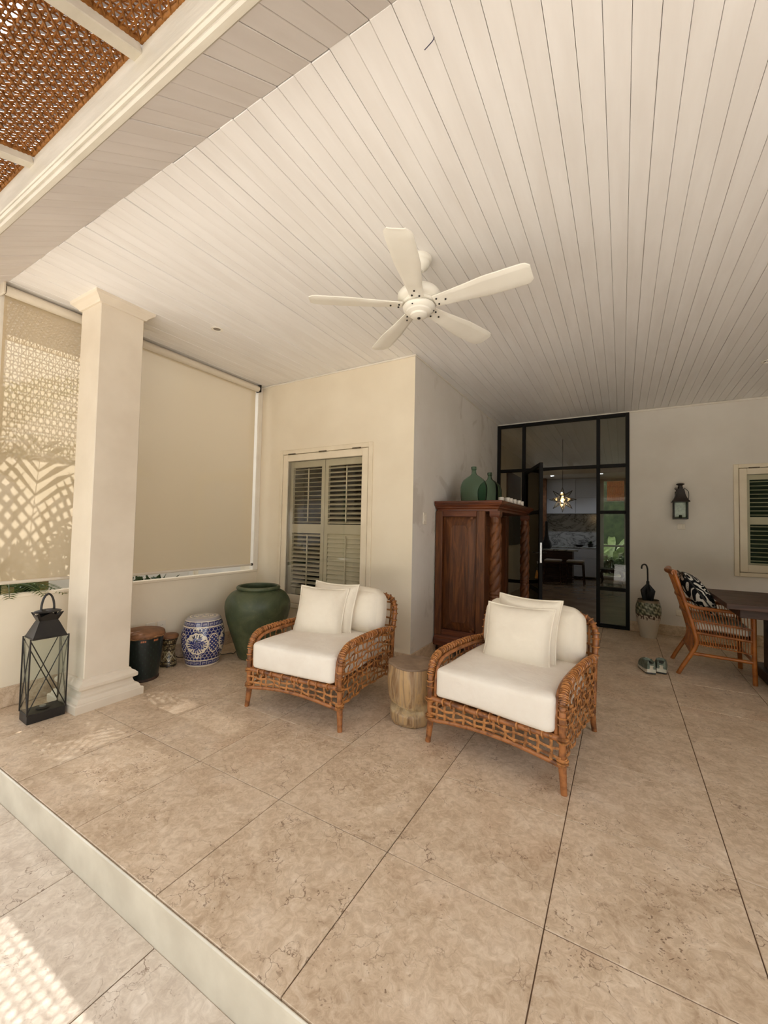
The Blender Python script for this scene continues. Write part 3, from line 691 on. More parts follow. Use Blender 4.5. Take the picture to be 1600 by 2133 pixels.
    MB().tube([(-.385,-.402,.268),(0,-.408,.266),(.385,-.402,.268)], .0165, 8).build('seat_rail', MT['rattan_d'], r, 50)
    MB().tube([(-.385,-.372,.258),(.385,-.372,.258)], .014, 8).build('seat_rail', MT['rattan_d'], r, 50)
    mb = MB(); nv = 12
    for i in range(nv):
        x = -.33+.66*i/(nv-1)+J(.008); P = [(x+J(.003), -.413-.005*math.cos(PI*(k+i)), arch(x)-.006+(.285-arch(x))*k/5) for k in range(6)]
        flat(mb, P, .0088, .0034, (0,1,0))
    for j, t in enumerate((.30,.62)):
        P = []
        for k in range(37):
            x = -.385+.77*k/36; P.append((x, -.413+.005*math.cos(PI*(j+1+(x+.33)/.06)), arch(x)+(.266-arch(x))*t+.004*math.sin(k*.7+j)))
        flat(mb, P, .0078, .0034, (0,1,0))
    for i in range(9):
        x = -.30+.6*i/8+J(.02); mb.tube([(x+.003*math.sin(a*2), -.405+.021*math.cos(a), .267+.021*math.sin(a)) for a in [2*PI*h/10 for h in range(10)]], .0058, 5, closed=True)
    mb.build('front_weave', MT['rattan'], r, 50, fix=False)['kind'] = 'stuff'
    # back
    bt = spline([(-.387,.412,.48),(-.388,.440,.60),(-.372,.464,.675),(-.32,.482,.722),(-.2,.490,.742),(0,.494,.748),(.2,.490,.742),(.32,.482,.722),(.372,.464,.675),(.388,.440,.60),(.387,.412,.48)], 5)
    MB().tube(bt, .0195, 10).build('back_pole', MT['rattan_d'], r, 50)
    for s in (-1,1): MB().tube([(s*.380,.395,.13),(s*.384,.405,.32),(s*.387,.412,.51)], .019, 10).build('back_post', MT['rattan_d'], r, 50)
    MB().tube([(-.38,.398,.16),(.38,.398,.16)], .015, 8).build('back_rail', MT['rattan_d'], r, 50)
    mb = MB()
    yb = lambda z: .398+(z-.16)/(.745-.16)*.092
    for i in range(10):
        x = -.34+.68*i/9+J(.006); zt = .745-(.06*(max(0,abs(x)-.22)/.15)**2)
        flat(mb, [(x, yb(.16+(zt-.16)*k/14)+.006*math.cos(PI*(k*.64+i)), .16+(zt-.16)*k/14) for k in range(15)], .0085, .0034, (0,1,0))
    for j in range(8):
        z = .225+.066*j; hw = .385 if z < .6 else .385-.6*(z-.6)**1.4
        flat(mb, [(-hw+2*hw*k/30, yb(z)-.006*math.cos(PI*(j+(-hw+2*hw*k/30+.34)/.0755)), z+.004*math.sin(k*.6+j)) for k in range(31)], .0080, .0034, (0,1,0))
    for k in range(1, len(bt)-1):
        p = bt[k]; d = (bt[k+1]-bt[k-1]).normalized(); uu = d.cross(Vector((0,1,0))).normalized(); vv = d.cross(uu)
        if k % 2: mb.tube([p+uu*(math.cos(a)*.0235)+vv*(math.sin(a)*.0235)+d*(.004*math.sin(a)) for a in [2*PI*h/12 for h in range(12)]], .0055, 5, closed=True)
    mb.build('back_weave', MT['rattan'], r, 50, fix=False)['kind'] = 'stuff'
    # seat deck
    sd = MB()
    for i in range(9): sd.box(-.36,.36,-.35+.085*i,-.30+.085*i,.252,.262)
    sd.build('seat_deck', MT['rattan_d'], r)
    return r
def box_cushion(w, d, h, rad, puff, seed, n=18, slump=0.0):
    rs = random.Random(seed); vs = []; fs = []; ix = {}
    hx, hy, hz = w/2, d/2, h/2
    ws = [(rs.uniform(4,13), rs.uniform(4,13), rs.uniform(0,6), rs.uniform(.0008,.0022)) for _ in range(6)]
    def pt(p):
        q = Vector((p[0]*hx, p[1]*hy, p[2]*hz)); c = Vector((max(-hx+rad,min(hx-rad,q.x)), max(-hy+rad,min(hy-rad,q.y)), max(-hz+rad,min(hz-rad,q.z))))
        dd = q-c; dd = dd.normalized() if dd.length > 1e-9 else Vector((0,0,0)); o = c+dd*rad if dd.length else q
        fx, fy, fz = [max(0, 1-abs(t)**2.4) for t in p]
        o.z += (1 if p[2] > 0 else -1)*abs(p[2])**6*puff*fx*fy; o.x += (1 if p[0] > 0 else -1)*abs(p[0])**6*puff*.55*fy*fz; o.y += (1 if p[1] > 0 else -1)*abs(p[1])**6*puff*.55*fx*fz
        for (a, b, ph, am) in ws: o += dd*(am*math.sin(a*o.x+b*o.y+ph+3*o.z))
        o.z -= slump*max(0, abs(p[0])-.5)**2
        return o
    def vid(p):
        k = tuple(round(t, 5) for t in p)
        if k not in ix: ix[k] = len(vs); vs.append(pt(p))
        return ix[k]
    g = lambda i: math.copysign(abs(-1+2*i/n)**.8, -1+2*i/n)
    for a in range(3):
        p_, q_ = [k for k in range(3) if k != a]
        for sg in (-1,1):
            for i in range(n):
                for j in range(n):
                    def V(u, v):
                        t = [0,0,0]; t[a] = sg; t[p_] = g(u); t[q_] = g(v); return vid(t)
                    fs.append((V(i,j),V(i+1,j),V(i+1,j+1),V(i,j+1)))
    mb = MB(); mb.add(vs, fs); return mb
def pillow_mesh(w, h, t, seed, n=26):
    rs = random.Random(seed); ws = [(rs.uniform(5,16), rs.uniform(5,16), rs.uniform(0,6), rs.uniform(.0012,.0035)) for _ in range(7)]
    mb = MB(); vs = []; fs = []; edge = []
    def XY(u, v):
        x = u*w/2*(1-.085*(1-v*v)**1.0*abs(u)); y = v*h/2*(1-.085*(1-u*u)*abs(v)); return x, y
    for sg in (1, -1):
        for i in range(n+1):
            for j in range(n+1):
                u = -1+2*i/n; v = -1+2*j/n; x, y = XY(u, v); f = ((1-abs(u)**2.6)*(1-abs(v)**2.6))**.55
                z = sg*(t/2*f); 
                for (a, b, ph, am) in ws: z += sg*am*math.sin(a*x*2+b*y*2+ph)*(f**.5)*(1.2-f)
                vs.append((x, y, z))
    m = (n+1)*(n+1)
    for i in range(n):
        for j in range(n):
            a = i*(n+1)+j; fs.append((a, a+n+1, a+n+2, a+1)); fs.append((m+a, m+a+1, m+a+n+2, m+a+n+1))
    mb.add(vs, fs)
    for k in range(4*n):
        s_, q = divmod(k, n); tt = -1+2*q/n
        u, v = ((tt,-1),(1,tt),(-tt,1),(-1,-tt))[s_]; x, y = XY(u, v); edge.append((x, y, 0))
    pp = MB().tube(edge, .0068, 6, closed=True)
    return mb, pp
def place(name, mb, mat, M, label, cat, group=None, piping=None, pmat=None, smooth=180):
    o = mb.build(name, mat, None, smooth); o.matrix_world = M; tag(o, label, cat, group)
    if piping is not None: piping.build('piping', pmat or mat, o, 180, fix=False)
    return o
def dress(loc, rz, sd, labels, tilt):
    M0 = Matrix.Translation((*loc, 0)) @ Matrix.Rotation(rz, 4, 'Z'); R = Matrix.Rotation; T = Matrix.Translation
    place('seat_cushion', box_cushion(.690, .745, .185, .030, .020, sd), MT['linen'], M0 @ T((0,-.055,.378)), labels[0], 'cushion', 'armchair seat cushions')
    place('back_cushion', box_cushion(.655, .365, .19, .08, .03, sd+1), MT['linen2'], M0 @ T((.012,.31,.622)) @ R(math.radians(80),4,'X'), labels[1], 'cushion', 'armchair back cushions')
    for k, (dx, dy, dz, ax, ry) in enumerate(tilt):
        mb, pp = pillow_mesh(.44, .43, .155, sd+5+k)
        place('throw_pillow', mb, MT['linen2'], M0 @ T((dx, dy, dz)) @ R(math.radians(ry),4,'Z') @ R(math.radians(ax),4,'X'), labels[2+k], 'pillow', 'cream pillows on the armchairs', pp, MT['linen2'])
MT['tagm'] = simple('grey_tag', srgb(150,144,132), None, .8)
CH1 = ((-1.99, 2.535), math.radians(4.5)); CH2 = ((-.592, 2.715), math.radians(-7.3))
armchair(*CH1, 'woven rattan armchair in front of the shuttered window')
armchair(*CH2, 'woven rattan armchair right of the log stool')
dress(*CH1, 11, ['white seat cushion of the armchair by the shuttered window','white back cushion of the armchair by the shuttered window','cream pillow behind the front one on the armchair by the window','front cream piped pillow on the armchair by the window'],
      [(-.05,.165,.64,74,-4), (-.10,.065,.615,70,6)])
dress(*CH2, 31, ['white seat cushion of the armchair beside the log stool','white back cushion of the armchair beside the log stool','cream pillow behind the front one on the armchair by the log stool','front cream piped pillow on the armchair by the log stool'],
      [(.015,.160,.655,74,-6), (-.005,.05,.612,69,3)])
for o_ in [o for o in COL.objects if o.name == 'seat_cushion']:
    CB(-.225,-.175,.17,.19,.112,.118,.001).build('care_tag', MT['tagm'], o_)
# ================================================================== POTS, DRUMS, LANTERNS
def paint_mat(name, rough=.3, spec=.5, coat=0.0, bstr=0):
    m, nt, b = nmat(name); a = N(nt, 'ShaderNodeVertexColor'); a.layer_name = 'paint'; setp(b, rough=rough, spec=spec, coat=coat)
    nt.links.new(a.outputs[0], b.inputs['Base Color'])
    if bstr: bump(nt, b, noise(nt, coords(nt), 60, 3), bstr, .004)
    return m
def smooth_prof(prof, n):
    """resample a (r,z) polyline through a Catmull-Rom"""
    s_ = spline([(r, 0, z) for r, z in prof], 10); d = [0]
    for a, b in zip(s_[:-1], s_[1:]): d.append(d[-1]+(b-a).length)
    out = []; j = 0
    for i in range(n+1):
        t = d[-1]*i/n
        while j < len(d)-2 and d[j+1] < t: j += 1
        k = (t-d[j])/max(1e-9, d[j+1]-d[j]); p = s_[j].lerp(s_[j+1], min(1,max(0,k))); out.append((max(0.0005,p.x), p.z))
    return out
def painted_lathe(prof, nz, na, fn):
    pr = smooth_prof(prof, nz); mb = MB().lathe(pr, na); R = np.array([p[0] for p in pr]); Z = np.array([p[1] for p in pr])
    A = np.arange(na)/na*2*PI; TH, ZZ = np.meshgrid(A, Z); RR = np.repeat(R[:,None], na, 1)
    c = fn(TH, ZZ, RR); mb.c = np.concatenate([c.reshape(-1,3), np.ones((c.shape[0]*c.shape[1],1))], 1); return mb
def lin(r,g,b): return np.array(srgb(r,g,b)[:3])
# ---- green jar
jm, nt, b = nmat('green_glazed_clay'); v = coords(nt)
cg = ramp(nt, noise(nt, v, 5, 8, .65, .6), [(.3, srgb(50,60,40)), (.5, srgb(70,80,55)), (.68, srgb(92,98,70))])
cg = mix(nt, ramp(nt, noise(nt, v, 22, 6, .7), [(.60,(0,0,0)),(.72,(.45,.45,.45))]), cg, srgb(128,128,98)); nt.links.new(cg, b.inputs['Base Color'])
nt.links.new(ramp(nt, noise(nt, v, 9, 5), [(.3,(.36,)*3),(.7,(.58,)*3)]), b.inputs['Roughness']); bump(nt, b, noise(nt, v, 30, 5), .2, .004)
jar = tag(empty('clay_jar', (-3.178, 2.94, 0)), 'large green glazed clay jar in the corner by the shuttered window', 'jar')
MB().lathe(smooth_prof([(.16,.0),(.18,.012),(.205,.09),(.248,.22),(.292,.36),(.317,.48),(.308,.565),(.262,.632),(.212,.660),(.196,.668)], 60), 72).build('body', jm, jar, 60)
MB().lathe([(.196,.664),(.205,.668),(.212,.678),(.213,.690),(.206,.700),(.195,.704),(.185,.700),(.181,.690),(.19,.655),(.24,.60),(.28,.5),(.27,.36),(.2,.1),(0,.05)], 72).build('rim', jm, jar, 60)
# ---- porcelain garden stool
def porcelain(TH, Z, R):
    blue = lin(26,32,92); mid = lin(64,74,130); pale = lin(226,214,192); grey = lin(170,164,160)
    th = (TH+PI*2) % (2*PI); out = np.broadcast_to(blue, TH.shape+(3,)).copy()
    def setc(mask, c): out[mask] = c
    u = th*.17/.04   # meander columns
    # cloud scales on the blue ground
    s = th*R*0+th*.18; rows = Z/.026; row = np.floor(rows); ss = s/.034+.5*(row % 2); fx = ss-np.floor(ss)-.5; fy = rows-row
    d = np.sqrt((fx*1.0)**2+((fy-.15)*.75)**2); setc((d > .44) & (d < .54), pale*.8+mid*.2)
    setc((d < .40) & (d > .33), mid)
    # medallions: four round peonies, four diaper ovals between
    for k in range(4):
        c0 = math.radians(-52)+k*PI/2
        dt = ((th-c0+PI) % (2*PI)-PI)*.185; dz = Z-.222; rr = np.sqrt(dt**2+dz**2); an = np.arctan2(dz, dt)
        edge = .098+.004*np.sin(12*an); setc(rr < edge, pale); setc((rr > edge) & (rr < edge+.006), blue)
        pet = .060+.012*np.sin(7*an+.6)+.006*np.sin(17*an)
        setc((rr < pet), mid*.7+blue*.3); setc((rr < pet) & (np.sin(9*an+rr*260) > .55), pale*.55+mid*.45)
        setc((rr < pet*.8) & (np.sin(rr*300+4*an) > .35), blue); setc((rr > pet) & (rr < .084) & (np.abs(np.sin(11*an)) > .78) & (np.abs(np.sin(2*an)) < .93), blue)
        for (hx, hz) in ((-.025,.058),(.025,.058),(0,.030)): setc(np.hypot(dt-hx, dz-hz) < .0085, lin(16,14,20))
        c1 = c0+PI/4; dt = ((th-c1+PI) % (2*PI)-PI)*.185; e = np.sqrt((dt/.050)**2+((Z-.222)/.088)**2)
        setc((e < 1.0), pale); setc((e < .88), blue); g1 = (dt+(Z-.2)*1.0)/.036; g2 = (dt-(Z-.2)*1.0)/.036
        f1 = np.abs(g1-np.round(g1)); f2 = np.abs(g2-np.round(g2)); setc((e < .86) & ((f1 < .10) | (f2 < .10)), mid)
        setc((e < .84) & (f1 > .27) & (f2 > .27), pale)
        for zz, sg in ((.105,1),(.345,-1)):           # scroll sprigs above and below
            dt = ((th-c0+PI) % (2*PI)-PI)*.17; dz = (Z-zz)*sg; q = np.hypot(np.abs(dt)-.022, dz); setc((q > .010) & (q < .016) & (dz < .012), pale); setc(np.hypot(dt, dz+.012) < .010, pale)
    # key-fret bands
    for z0, z1 in ((.020,.058),(.372,.410)):
        m = (Z > z0) & (Z < z1); setc(m, grey*.62+mid*.5); vv = (Z-z0)/(z1-z0); uu = (th*9/PI) % 1.0
        fr = ((uu < .12) | ((vv > .78) & (uu < .8)) | ((uu > .68) & (uu < .8) & (vv > .28)) | ((vv > .22) & (vv < .40) & (uu > .3) & (uu < .8)) | ((vv < .14)))
        setc(m & fr, blue)
    for z in (.015,.064,.366,.416): setc(np.abs(Z-z) < .0045, pale)
    setc(Z < .011, pale)
    top = Z > .4365; setc(top, grey*.8+mid*.3)
    setc(top & ((np.abs(R-.118) < .004) | (np.abs(R-.084) < .003)), pale); setc(top & (R < .08) & (np.sin(5*th+R*120)*np.cos(R*150) > .1), pale*.9)
    setc((Z > .418) & (Z < .4365), grey*.85+mid*.2)
    return out
cs = tag(empty('garden_stool', (-3.441, 2.514, 0), 0), 'blue and white porcelain garden stool beside the green jar', 'garden stool')
painted_lathe([(.142,0),(.150,.012),(.156,.05),(.176,.12),(.191,.20),(.193,.25),(.183,.33),(.163,.40),(.152,.425),(.140,.436),(.128,.4385),(.06,.443),(.002,.4435)], 300, 420, porcelain).build('barrel', paint_mat('blue_white_porcelain', .18, .5, .4), cs, 180, fix=False)
cable = tag(MB().tube(spline([(XL+.02,2.42,.16),(XL+.02,2.44,.02),(-3.66,2.60,.006),(-3.48,2.74,.006),(-3.40,2.80,.02),(-3.40,2.84,.006),(-3.44,2.9,.006)], 8), .0035, 6).build('power_cable', MT['black'], smooth=60), 'thin black cable on the floor behind the porcelain stool', 'cable')
# ---- drums
def drumbody(TH, Z, R):
    out = np.broadcast_to(lin(14,26,24), TH.shape+(3,)).copy(); n = np.sin(TH*31+Z*60)*np.sin(TH*13-Z*41+2); out[n > .82] = lin(34,52,46)
    q = (TH*10/PI) % 1.0; z = (Z > .330) & (Z < .347); g = (np.floor(TH*10/PI) % 3 == 0); s3 = (q*3) % 1.0
    out[z & g & (q > .1) & (q < .9) & (s3 > .15) & (s3 < .85)] = lin(186,112,72); return out
dr = tag(empty('drum', (-3.515, 1.985, 0)), 'dark green wooden drum with a tan skin beside the column', 'drum')
painted_lathe([(.124,.012),(.128,.03),(.140,.14),(.153,.28),(.158,.365)], 120, 300, drumbody).build('shell', paint_mat('dark_lacquer', .35), dr, 180, fix=False)
MT['hide'] = simple('drum_hide', srgb(140,96,62), srgb(112,74,46), .6, 12, .2, 40)
MB().lathe([(.159,.356),(.166,.362),(.168,.384),(.162,.396),(.150,.402),(.0,.405)], 48).build('skin', MT['hide'], dr, 45)
MB().tube([(.166*math.cos(a), .166*math.sin(a), .366+.006*math.sin(9*a)) for a in [2*PI*k/90 for k in range(90)]], .006, 6, closed=True).build('lacing', simple('lacing', srgb(150,108,70), srgb(96,64,40), .8, 40), dr, 60)
MB().lathe([(.0,0),(.128,0),(.133,.008),(.130,.022),(.124,.026)], 40).build('foot_ring', simple('worn_foot', srgb(74,50,34), srgb(40,28,20), .7, 20), dr, 50)
def mosaic(TH, Z, R):
    out = np.broadcast_to(lin(58,46,30), TH.shape+(3,)).copy(); u = TH*9/PI*1.6; v = Z/.0105; cell = (np.sin(np.floor(u)*12.9+np.floor(v)*78.2)*43758.5) % 1.0
    fu = np.abs((u % 1)-.5); fv = np.abs((v % 1)-.5); dot = (fu < .34) & (fv < .34); out[dot & (cell > .25)] = lin(176,160,120); out[dot & (cell > .72)] = lin(128,104,62)
    dia = np.abs(((TH*3/PI) % 1)-.5)*2 + np.abs(((Z-.10)/.05)); out[(dia > .85) & (dia < 1.0) & (np.abs(Z-.1) < .05)] = lin(206,196,168)
    for z in (.015,.05,.15,.205,.25): out[np.abs(Z-z) < .004] = lin(30,22,16)
    return out
ds = tag(empty('drum', (-3.618, 2.287, 0)), 'small goblet drum with shell mosaic between drum and porcelain stool', 'drum')
painted_lathe([(.066,0),(.070,.01),(.064,.06),(.054,.11),(.052,.15),(.060,.205),(.073,.25),(.074,.266)], 150, 200, mosaic).build('shell', paint_mat('shell_mosaic', .3), ds, 180, fix=False)
MB().lathe([(.0745,.258),(.079,.264),(.079,.280),(.072,.287),(0,.289)], 36).build('skin', MT['hide'], ds, 45)
# ---- petrified log stool
lm, nt, b = nmat('petrified_wood'); v = coords(nt, 'Object', (9,9,.9)); n1 = noise(nt, v, 2.4, 8, .62, .7)
c = ramp(nt, n1, [(.30, srgb(74,52,34)), (.40, srgb(140,108,74)), (.50, srgb(168,142,110)), (.57, srgb(188,154,108)), (.66, srgb(142,117,90)), (.75, srgb(208,188,152))])
v2 = coords(nt, 'Object', (1,1,1)); sp = N(nt, 'ShaderNodeSeparateXYZ'); nt.links.new(v2, sp.inputs[0])
zb = ramp(nt, mth(nt, 'ADD', sp.outputs[2], mth(nt, 'MULTIPLY', noise(nt, v2, 9, 4), .10)), [(.13,(0,0,0)),(.15,(.4,.4,.4)),(.175,(.4,.4,.4)),(.20,(0,0,0))])
c = mix(nt, zb, c, srgb(226,206,164)); nt.links.new(c, b.inputs['Base Color']); setp(b, rough=.35, spec=.4); bump(nt, b, n1, .9, .010)
lg = tag(empty('log_stool', (-1.248, 2.56, 0)), 'petrified wood log stool between the two armchairs', 'stool')
def log(prof, na=84):
    mb = MB().lathe(prof, na); vs = []
    for (x, y, z) in mb.v:
        a = math.atan2(y, x); r_ = math.hypot(x, y); k = 1+.035*math.sin(2*a+1)+.02*math.sin(5*a+z*6)+.012*math.sin(11*a+z*9)
        cut = math.exp(-((z-.118-.02*math.sin(a*1.5))/.016)**2)*max(0, math.cos(a+2.1))**.5*.045
        vs.append(((r_*k-cut*(r_ > .05))*math.cos(a), (r_*k-cut*(r_ > .05))*math.sin(a), z+(.005*math.sin(2*a+.5) if z > .36 else 0)*min(1, r_/.1)))
    mb.v = vs; return mb
log([(0,0)]+smooth_prof([(.128,.002),(.142,.03),(.145,.08),(.143,.115),(.148,.15),(.158,.20),(.164,.28),(.160,.35),(.158,.385)], 70)).build('trunk', lm, lg, 60)
log([(.157,.380),(.160,.386),(.158,.394),(.150,.397),(.12,.398),(.10,.401),(.07,.399),(.04,.402),(0,.401)]).build('top', simple('petrified_top', srgb(152,128,104), srgb(116,94,74), .5, 9, .6, 22, detail=8), lg, 60)
# ---- floor lantern
ln = tag(empty('floor_lantern', (-3.36, 1.25, 0), math.radians(-3.5)), 'tall black metal floor lantern in front of the column', 'lantern')
LX, LY = .072, .1025
CB(-LX,LX,-LY,LY,0,.06,.003).build('base', MT['black'], ln)
for sx in (-1,1):
    for sy in (-1,1): CB(sx*LX-.004,sx*LX+.004,sy*LY-.004,sy*LY+.004,.055,.545,.001).build('post', MT['black'], ln)
def xbars(p, q):      # crossed thin bars on one face between corner posts
    for za, zb in ((.07,.535),(.535,.07)):
        MB().tube([(p[0],p[1],za),(q[0],q[1],zb)], .0032, 4).build('cross_bar', MT['black'], ln)
C4 = [(-LX,-LY),(LX,-LY),(LX,LY),(-LX,LY)]
MT['lglass'] = glass('lantern_glass', (.94,.96,.95,1), .45)
for k in range(4):
    p, q = C4[k], C4[(k+1)%4]; xbars(p, q)
    ox, oy = (0,.004*(1 if p[1] < 0 else -1)) if p[1] == q[1] else (.004*(1 if p[0] < 0 else -1), 0)
    x0, x1 = sorted((p[0]+ox, q[0]+ox)); y0, y1 = sorted((p[1]+oy, q[1]+oy)); e = .0008
    B(x0-(e if x0 == x1 else -.006), x1+(e if x0 == x1 else -.006), y0-(e if y0 == y1 else -.006), y1+(e if y0 == y1 else -.006), .06, .54).build('glass_pane', MT['lglass'], ln)
MB().ring(-.03,.03,-.045,.045, [(.044,.535),(.050,.538),(.050,.545),(.046,.548),(.014,.628),(.006,.645),(.004,.652)]).build('roof', MT['black'], ln)
for k in range(4):     # flared neck with open triangles
    s = [(-1,-1),(1,-1),(1,1),(-1,1)]; a, b2 = s[k], s[(k+1)%4]
    A0 = Vector((a[0]*.036,a[1]*.051,.648)); A1 = Vector((a[0]*.056,a[1]*.074,.700)); B0 = Vector((b2[0]*.036,b2[1]*.051,.648)); B1 = Vector((b2[0]*.056,b2[1]*.074,.700)); M_ = (A1+B1)/2
    mb = MB()
    def sheet(P): 
        n_ = (P[1]-P[0]).cross(P[2]-P[0]).normalized()*.0008; m_ = len(P); mb.add([p+n_ for p in P]+[p-n_ for p in P], [tuple(range(m_)), tuple(range(2*m_-1,m_-1,-1))]+[(i,(i+1)%m_,m_+(i+1)%m_,m_+i) for i in range(m_)])
    sheet([A0, B0, B0.lerp(B1,.45), (A0+B0)/2+(M_-(A0+B0)/2)*.95, A0.lerp(A1,.45)]); sheet([A0, A1, A1.lerp(B1,.10), A0.lerp(B0,.12)]); sheet([B0, B1, B1.lerp(A1,.10), B0.lerp(A0,.12)])
    mb.build('neck', MT['black'], ln)
MB().lathe([(.052,-.004),(.056,.0),(.050,.006),(.03,.014),(0,.018)], 28).xf(Matrix.Translation((0,0,.703)) @ Matrix.Diagonal((1.05,1.42,1,1))).build('cap', MT['black'], ln, 50)
flat_h = MB(); flat(flat_h, [(0, .038*math.cos(a), .715+.105*math.sin(a)) for a in [PI*k/22 for k in range(23)]], .012, .0026, (1,0,0), 8)
hm = MB(); hm.tube([(0, .036*math.cos(a), .712+.108*math.sin(a)) for a in [PI*k/24 for k in range(25)]], 1.0, 8, flat=(.0115,.0065), up=(1,0,0)); hm.build('handle', MT['black'], ln, 60)
MB().lathe([(0,.061),(.038,.061),(.040,.066),(.036,.070),(0,.071)], 24).build('candle_dish', MT['black'], ln, 50)
MB().lathe([(0,.071),(.018,.071),(.018,.078),(0,.079)], 18).build('tea_light', MT['chrome'], ln, 50)
# ---- wall lantern
wlm = simple('aged_bronze', srgb(44,34,28), srgb(28,22,18), .45, 18)
wn = tag(empty('wall_lantern', (.645, YD-.085, 1.495)), 'bronze and glass wall lantern on the white wall', 'wall lamp')
CB(-.05,.05,.068,.084,.05,.36,.004).build('back_plate', wlm, wn); CB(-.012,.012,.03,.07,.30,.32,.002).build('arm', wlm, wn)
CB(-.072,.072,-.062,.062,0,.014,.002).build('floor_plate', wlm, wn)
for sx in (-1,1):
    for sy in (-1,1): CB(sx*.070-.006,sx*.070+.006,sy*.060-.006,sy*.060+.006,.0,.23,.001).build('post', wlm, wn)
for (x0,x1,y0,y1) in ((-.064,.064,-.061,-.059),(-.064,.064,.059,.061),(-.071,-.069,-.054,.054),(.069,.071,-.054,.054)): B(x0,x1,y0,y1,.014,.225).build('glass_pane', MT['lglass'], wn)
MB().ring(-.02,.02,-.018,.018, [(.072,.218),(.074,.224),(.060,.24),(.042,.275),(.028,.32),(.020,.37),(.018,.385)]).build('roof', wlm, wn, 30)
MB().lathe([(.028,.380),(.028,.410),(.024,.412),(.024,.43),(.044,.444),(.046,.450),(.030,.456),(0,.460)], 24).build('chimney', wlm, wn, 40)
MB().tube(spline([(.036,-.0,.400),(.066,0,.372),(.084,0,.345),(.086,0,.28),(.080,0,.24)], 6), .0035, 6).build('side_rod', wlm, wn, 60)
MB().tube(spline([(-.03,0,.395),(-.05,0,.40),(-.055,0,.385),(-.042,0,.375),(-.04,0,.33)], 6), .005, 6).build('scroll', wlm, wn, 60)
MB().lathe([(0,.014),(.016,.014),(.016,.05),(.012,.055),(0,.056)], 16).build('lamp_holder', wlm, wn, 40)
B(-.058,.058,.045,.047,.03,.215).build('reflector', MT['chrome'], wn)
# ================================================================== WOODEN CABINET AND WHAT STANDS ON IT
def wood(name, c1, c2, c3, stretch, rough=.4, scale=3.0, coat=.1):
    m, nt, b = nmat(name); v = coords(nt, 'Object', stretch, True); n = noise(nt, v, scale, 7, .6, 1.2)
    nt.links.new(ramp(nt, n, [(.3, c1), (.5, c2), (.68, c3)]), b.inputs['Base Color']); setp(b, rough=rough, spec=.45, coat=coat); bump(nt, b, n, .12, .004); return m
MT['teak'] = wood('reddish_teak', srgb(64,34,15), srgb(90,50,22), srgb(122,72,34), (8,8,.8), .5, 3.0, 0.0)
MT['teakh'] = wood('reddish_teak_rails', srgb(66,32,16), srgb(92,46,24), srgb(118,64,34), (1,.8,9), .42, 3.0, .05)
cb = tag(empty('cabinet', (-1.42, 4.72, 0)), 'old carved teak cabinet with spiral columns against the white wall', 'cabinet')
def cw(mb, name, mat, smooth=None): return child_w(mb, name, mat, cb, smooth)
ya, yb_ = 3.965, 5.47; xa, xb2 = -1.688, -1.165
cw(MB().box(xa+.03,xb2-.16,ya+.045,yb_-.02,.22,1.49), 'body', MT['teak'])
sp_ = cw(MB().box(xa,xb2,ya+.040,ya+.045,.22,1.5), 'side_back', MT['teak'])
for (x0,x1,z0,z1) in ((xa,xa+.075,.22,1.5),(xb2-.085,xb2,.22,1.5)): cw(CB(x0,x1,ya-.006,ya+.044,z0,z1,.005), 'stile', MT['teak'])
for z0,z1 in ((.22,.28),(1.44,1.5)): cw(CB(xa+.075,xb2-.085,ya-.003,ya+.042,z0,z1,.005), 'rail', MT['teakh'])
# raised panel with clipped corners
px0,px1,pz0,pz1 = xa+.078, xb2-.088, .283, 1.437; ins = .085; cc = .035
o_ = [(px0,pz0),(px1,pz0),(px1,pz1),(px0,pz1)]
inn = [(px0+ins+cc,pz0+ins),(px1-ins-cc,pz0+ins),(px1-ins,pz0+ins+cc),(px1-ins,pz1-ins-cc),(px1-ins-cc,pz1-ins),(px0+ins+cc,pz1-ins),(px0+ins,pz1-ins-cc),(px0+ins,pz0+ins+cc)]
mb = MB(); V = [(x, ya+.036, z) for x, z in o_]+[(x, ya+.010, z) for x, z in inn]+[(x, ya+.001, z) for x, z in inn]
mb.add(V, [(0,1,5,4),(1,6,5),(1,2,7,6),(2,8,7),(2,3,9,8),(3,10,9),(3,0,11,10),(0,4,11)]+[(4+i,4+(i+1)%8,12+(i+1)%8,12+i) for i in range(8)]+[tuple(range(12,20))])
cw(mb, 'raised_panel', MT['teak'])
# front face: posts and doors
for y in (ya, yb_-.09): cw(CB(xb2-.16,xb2-.13,y+.03,y+.12,.22,1.5,.004), 'stile', MT['teak'])
for k in range(2):
    y0 = ya+.095+k*.66; dd = cw(CB(xb2-.165,xb2-.142,y0,y0+.65,.25,1.47,.004), 'door', MT['teak'])
    q = CB(xb2-.144,xb2-.134,y0+.09,y0+.56,.36,1.36,.02).build('door_panel', MT['teak'], dd)
    MB().lathe([(0,0),(.014,0),(.010,.018),(.016,.026),(0,.034)], 14).xf(Matrix.Translation((xb2-.142, y0+(.60 if k == 0 else .05), .9)) @ Matrix.Rotation(PI/2,4,'Y')).build('knob', MT['brass'], dd, 50)
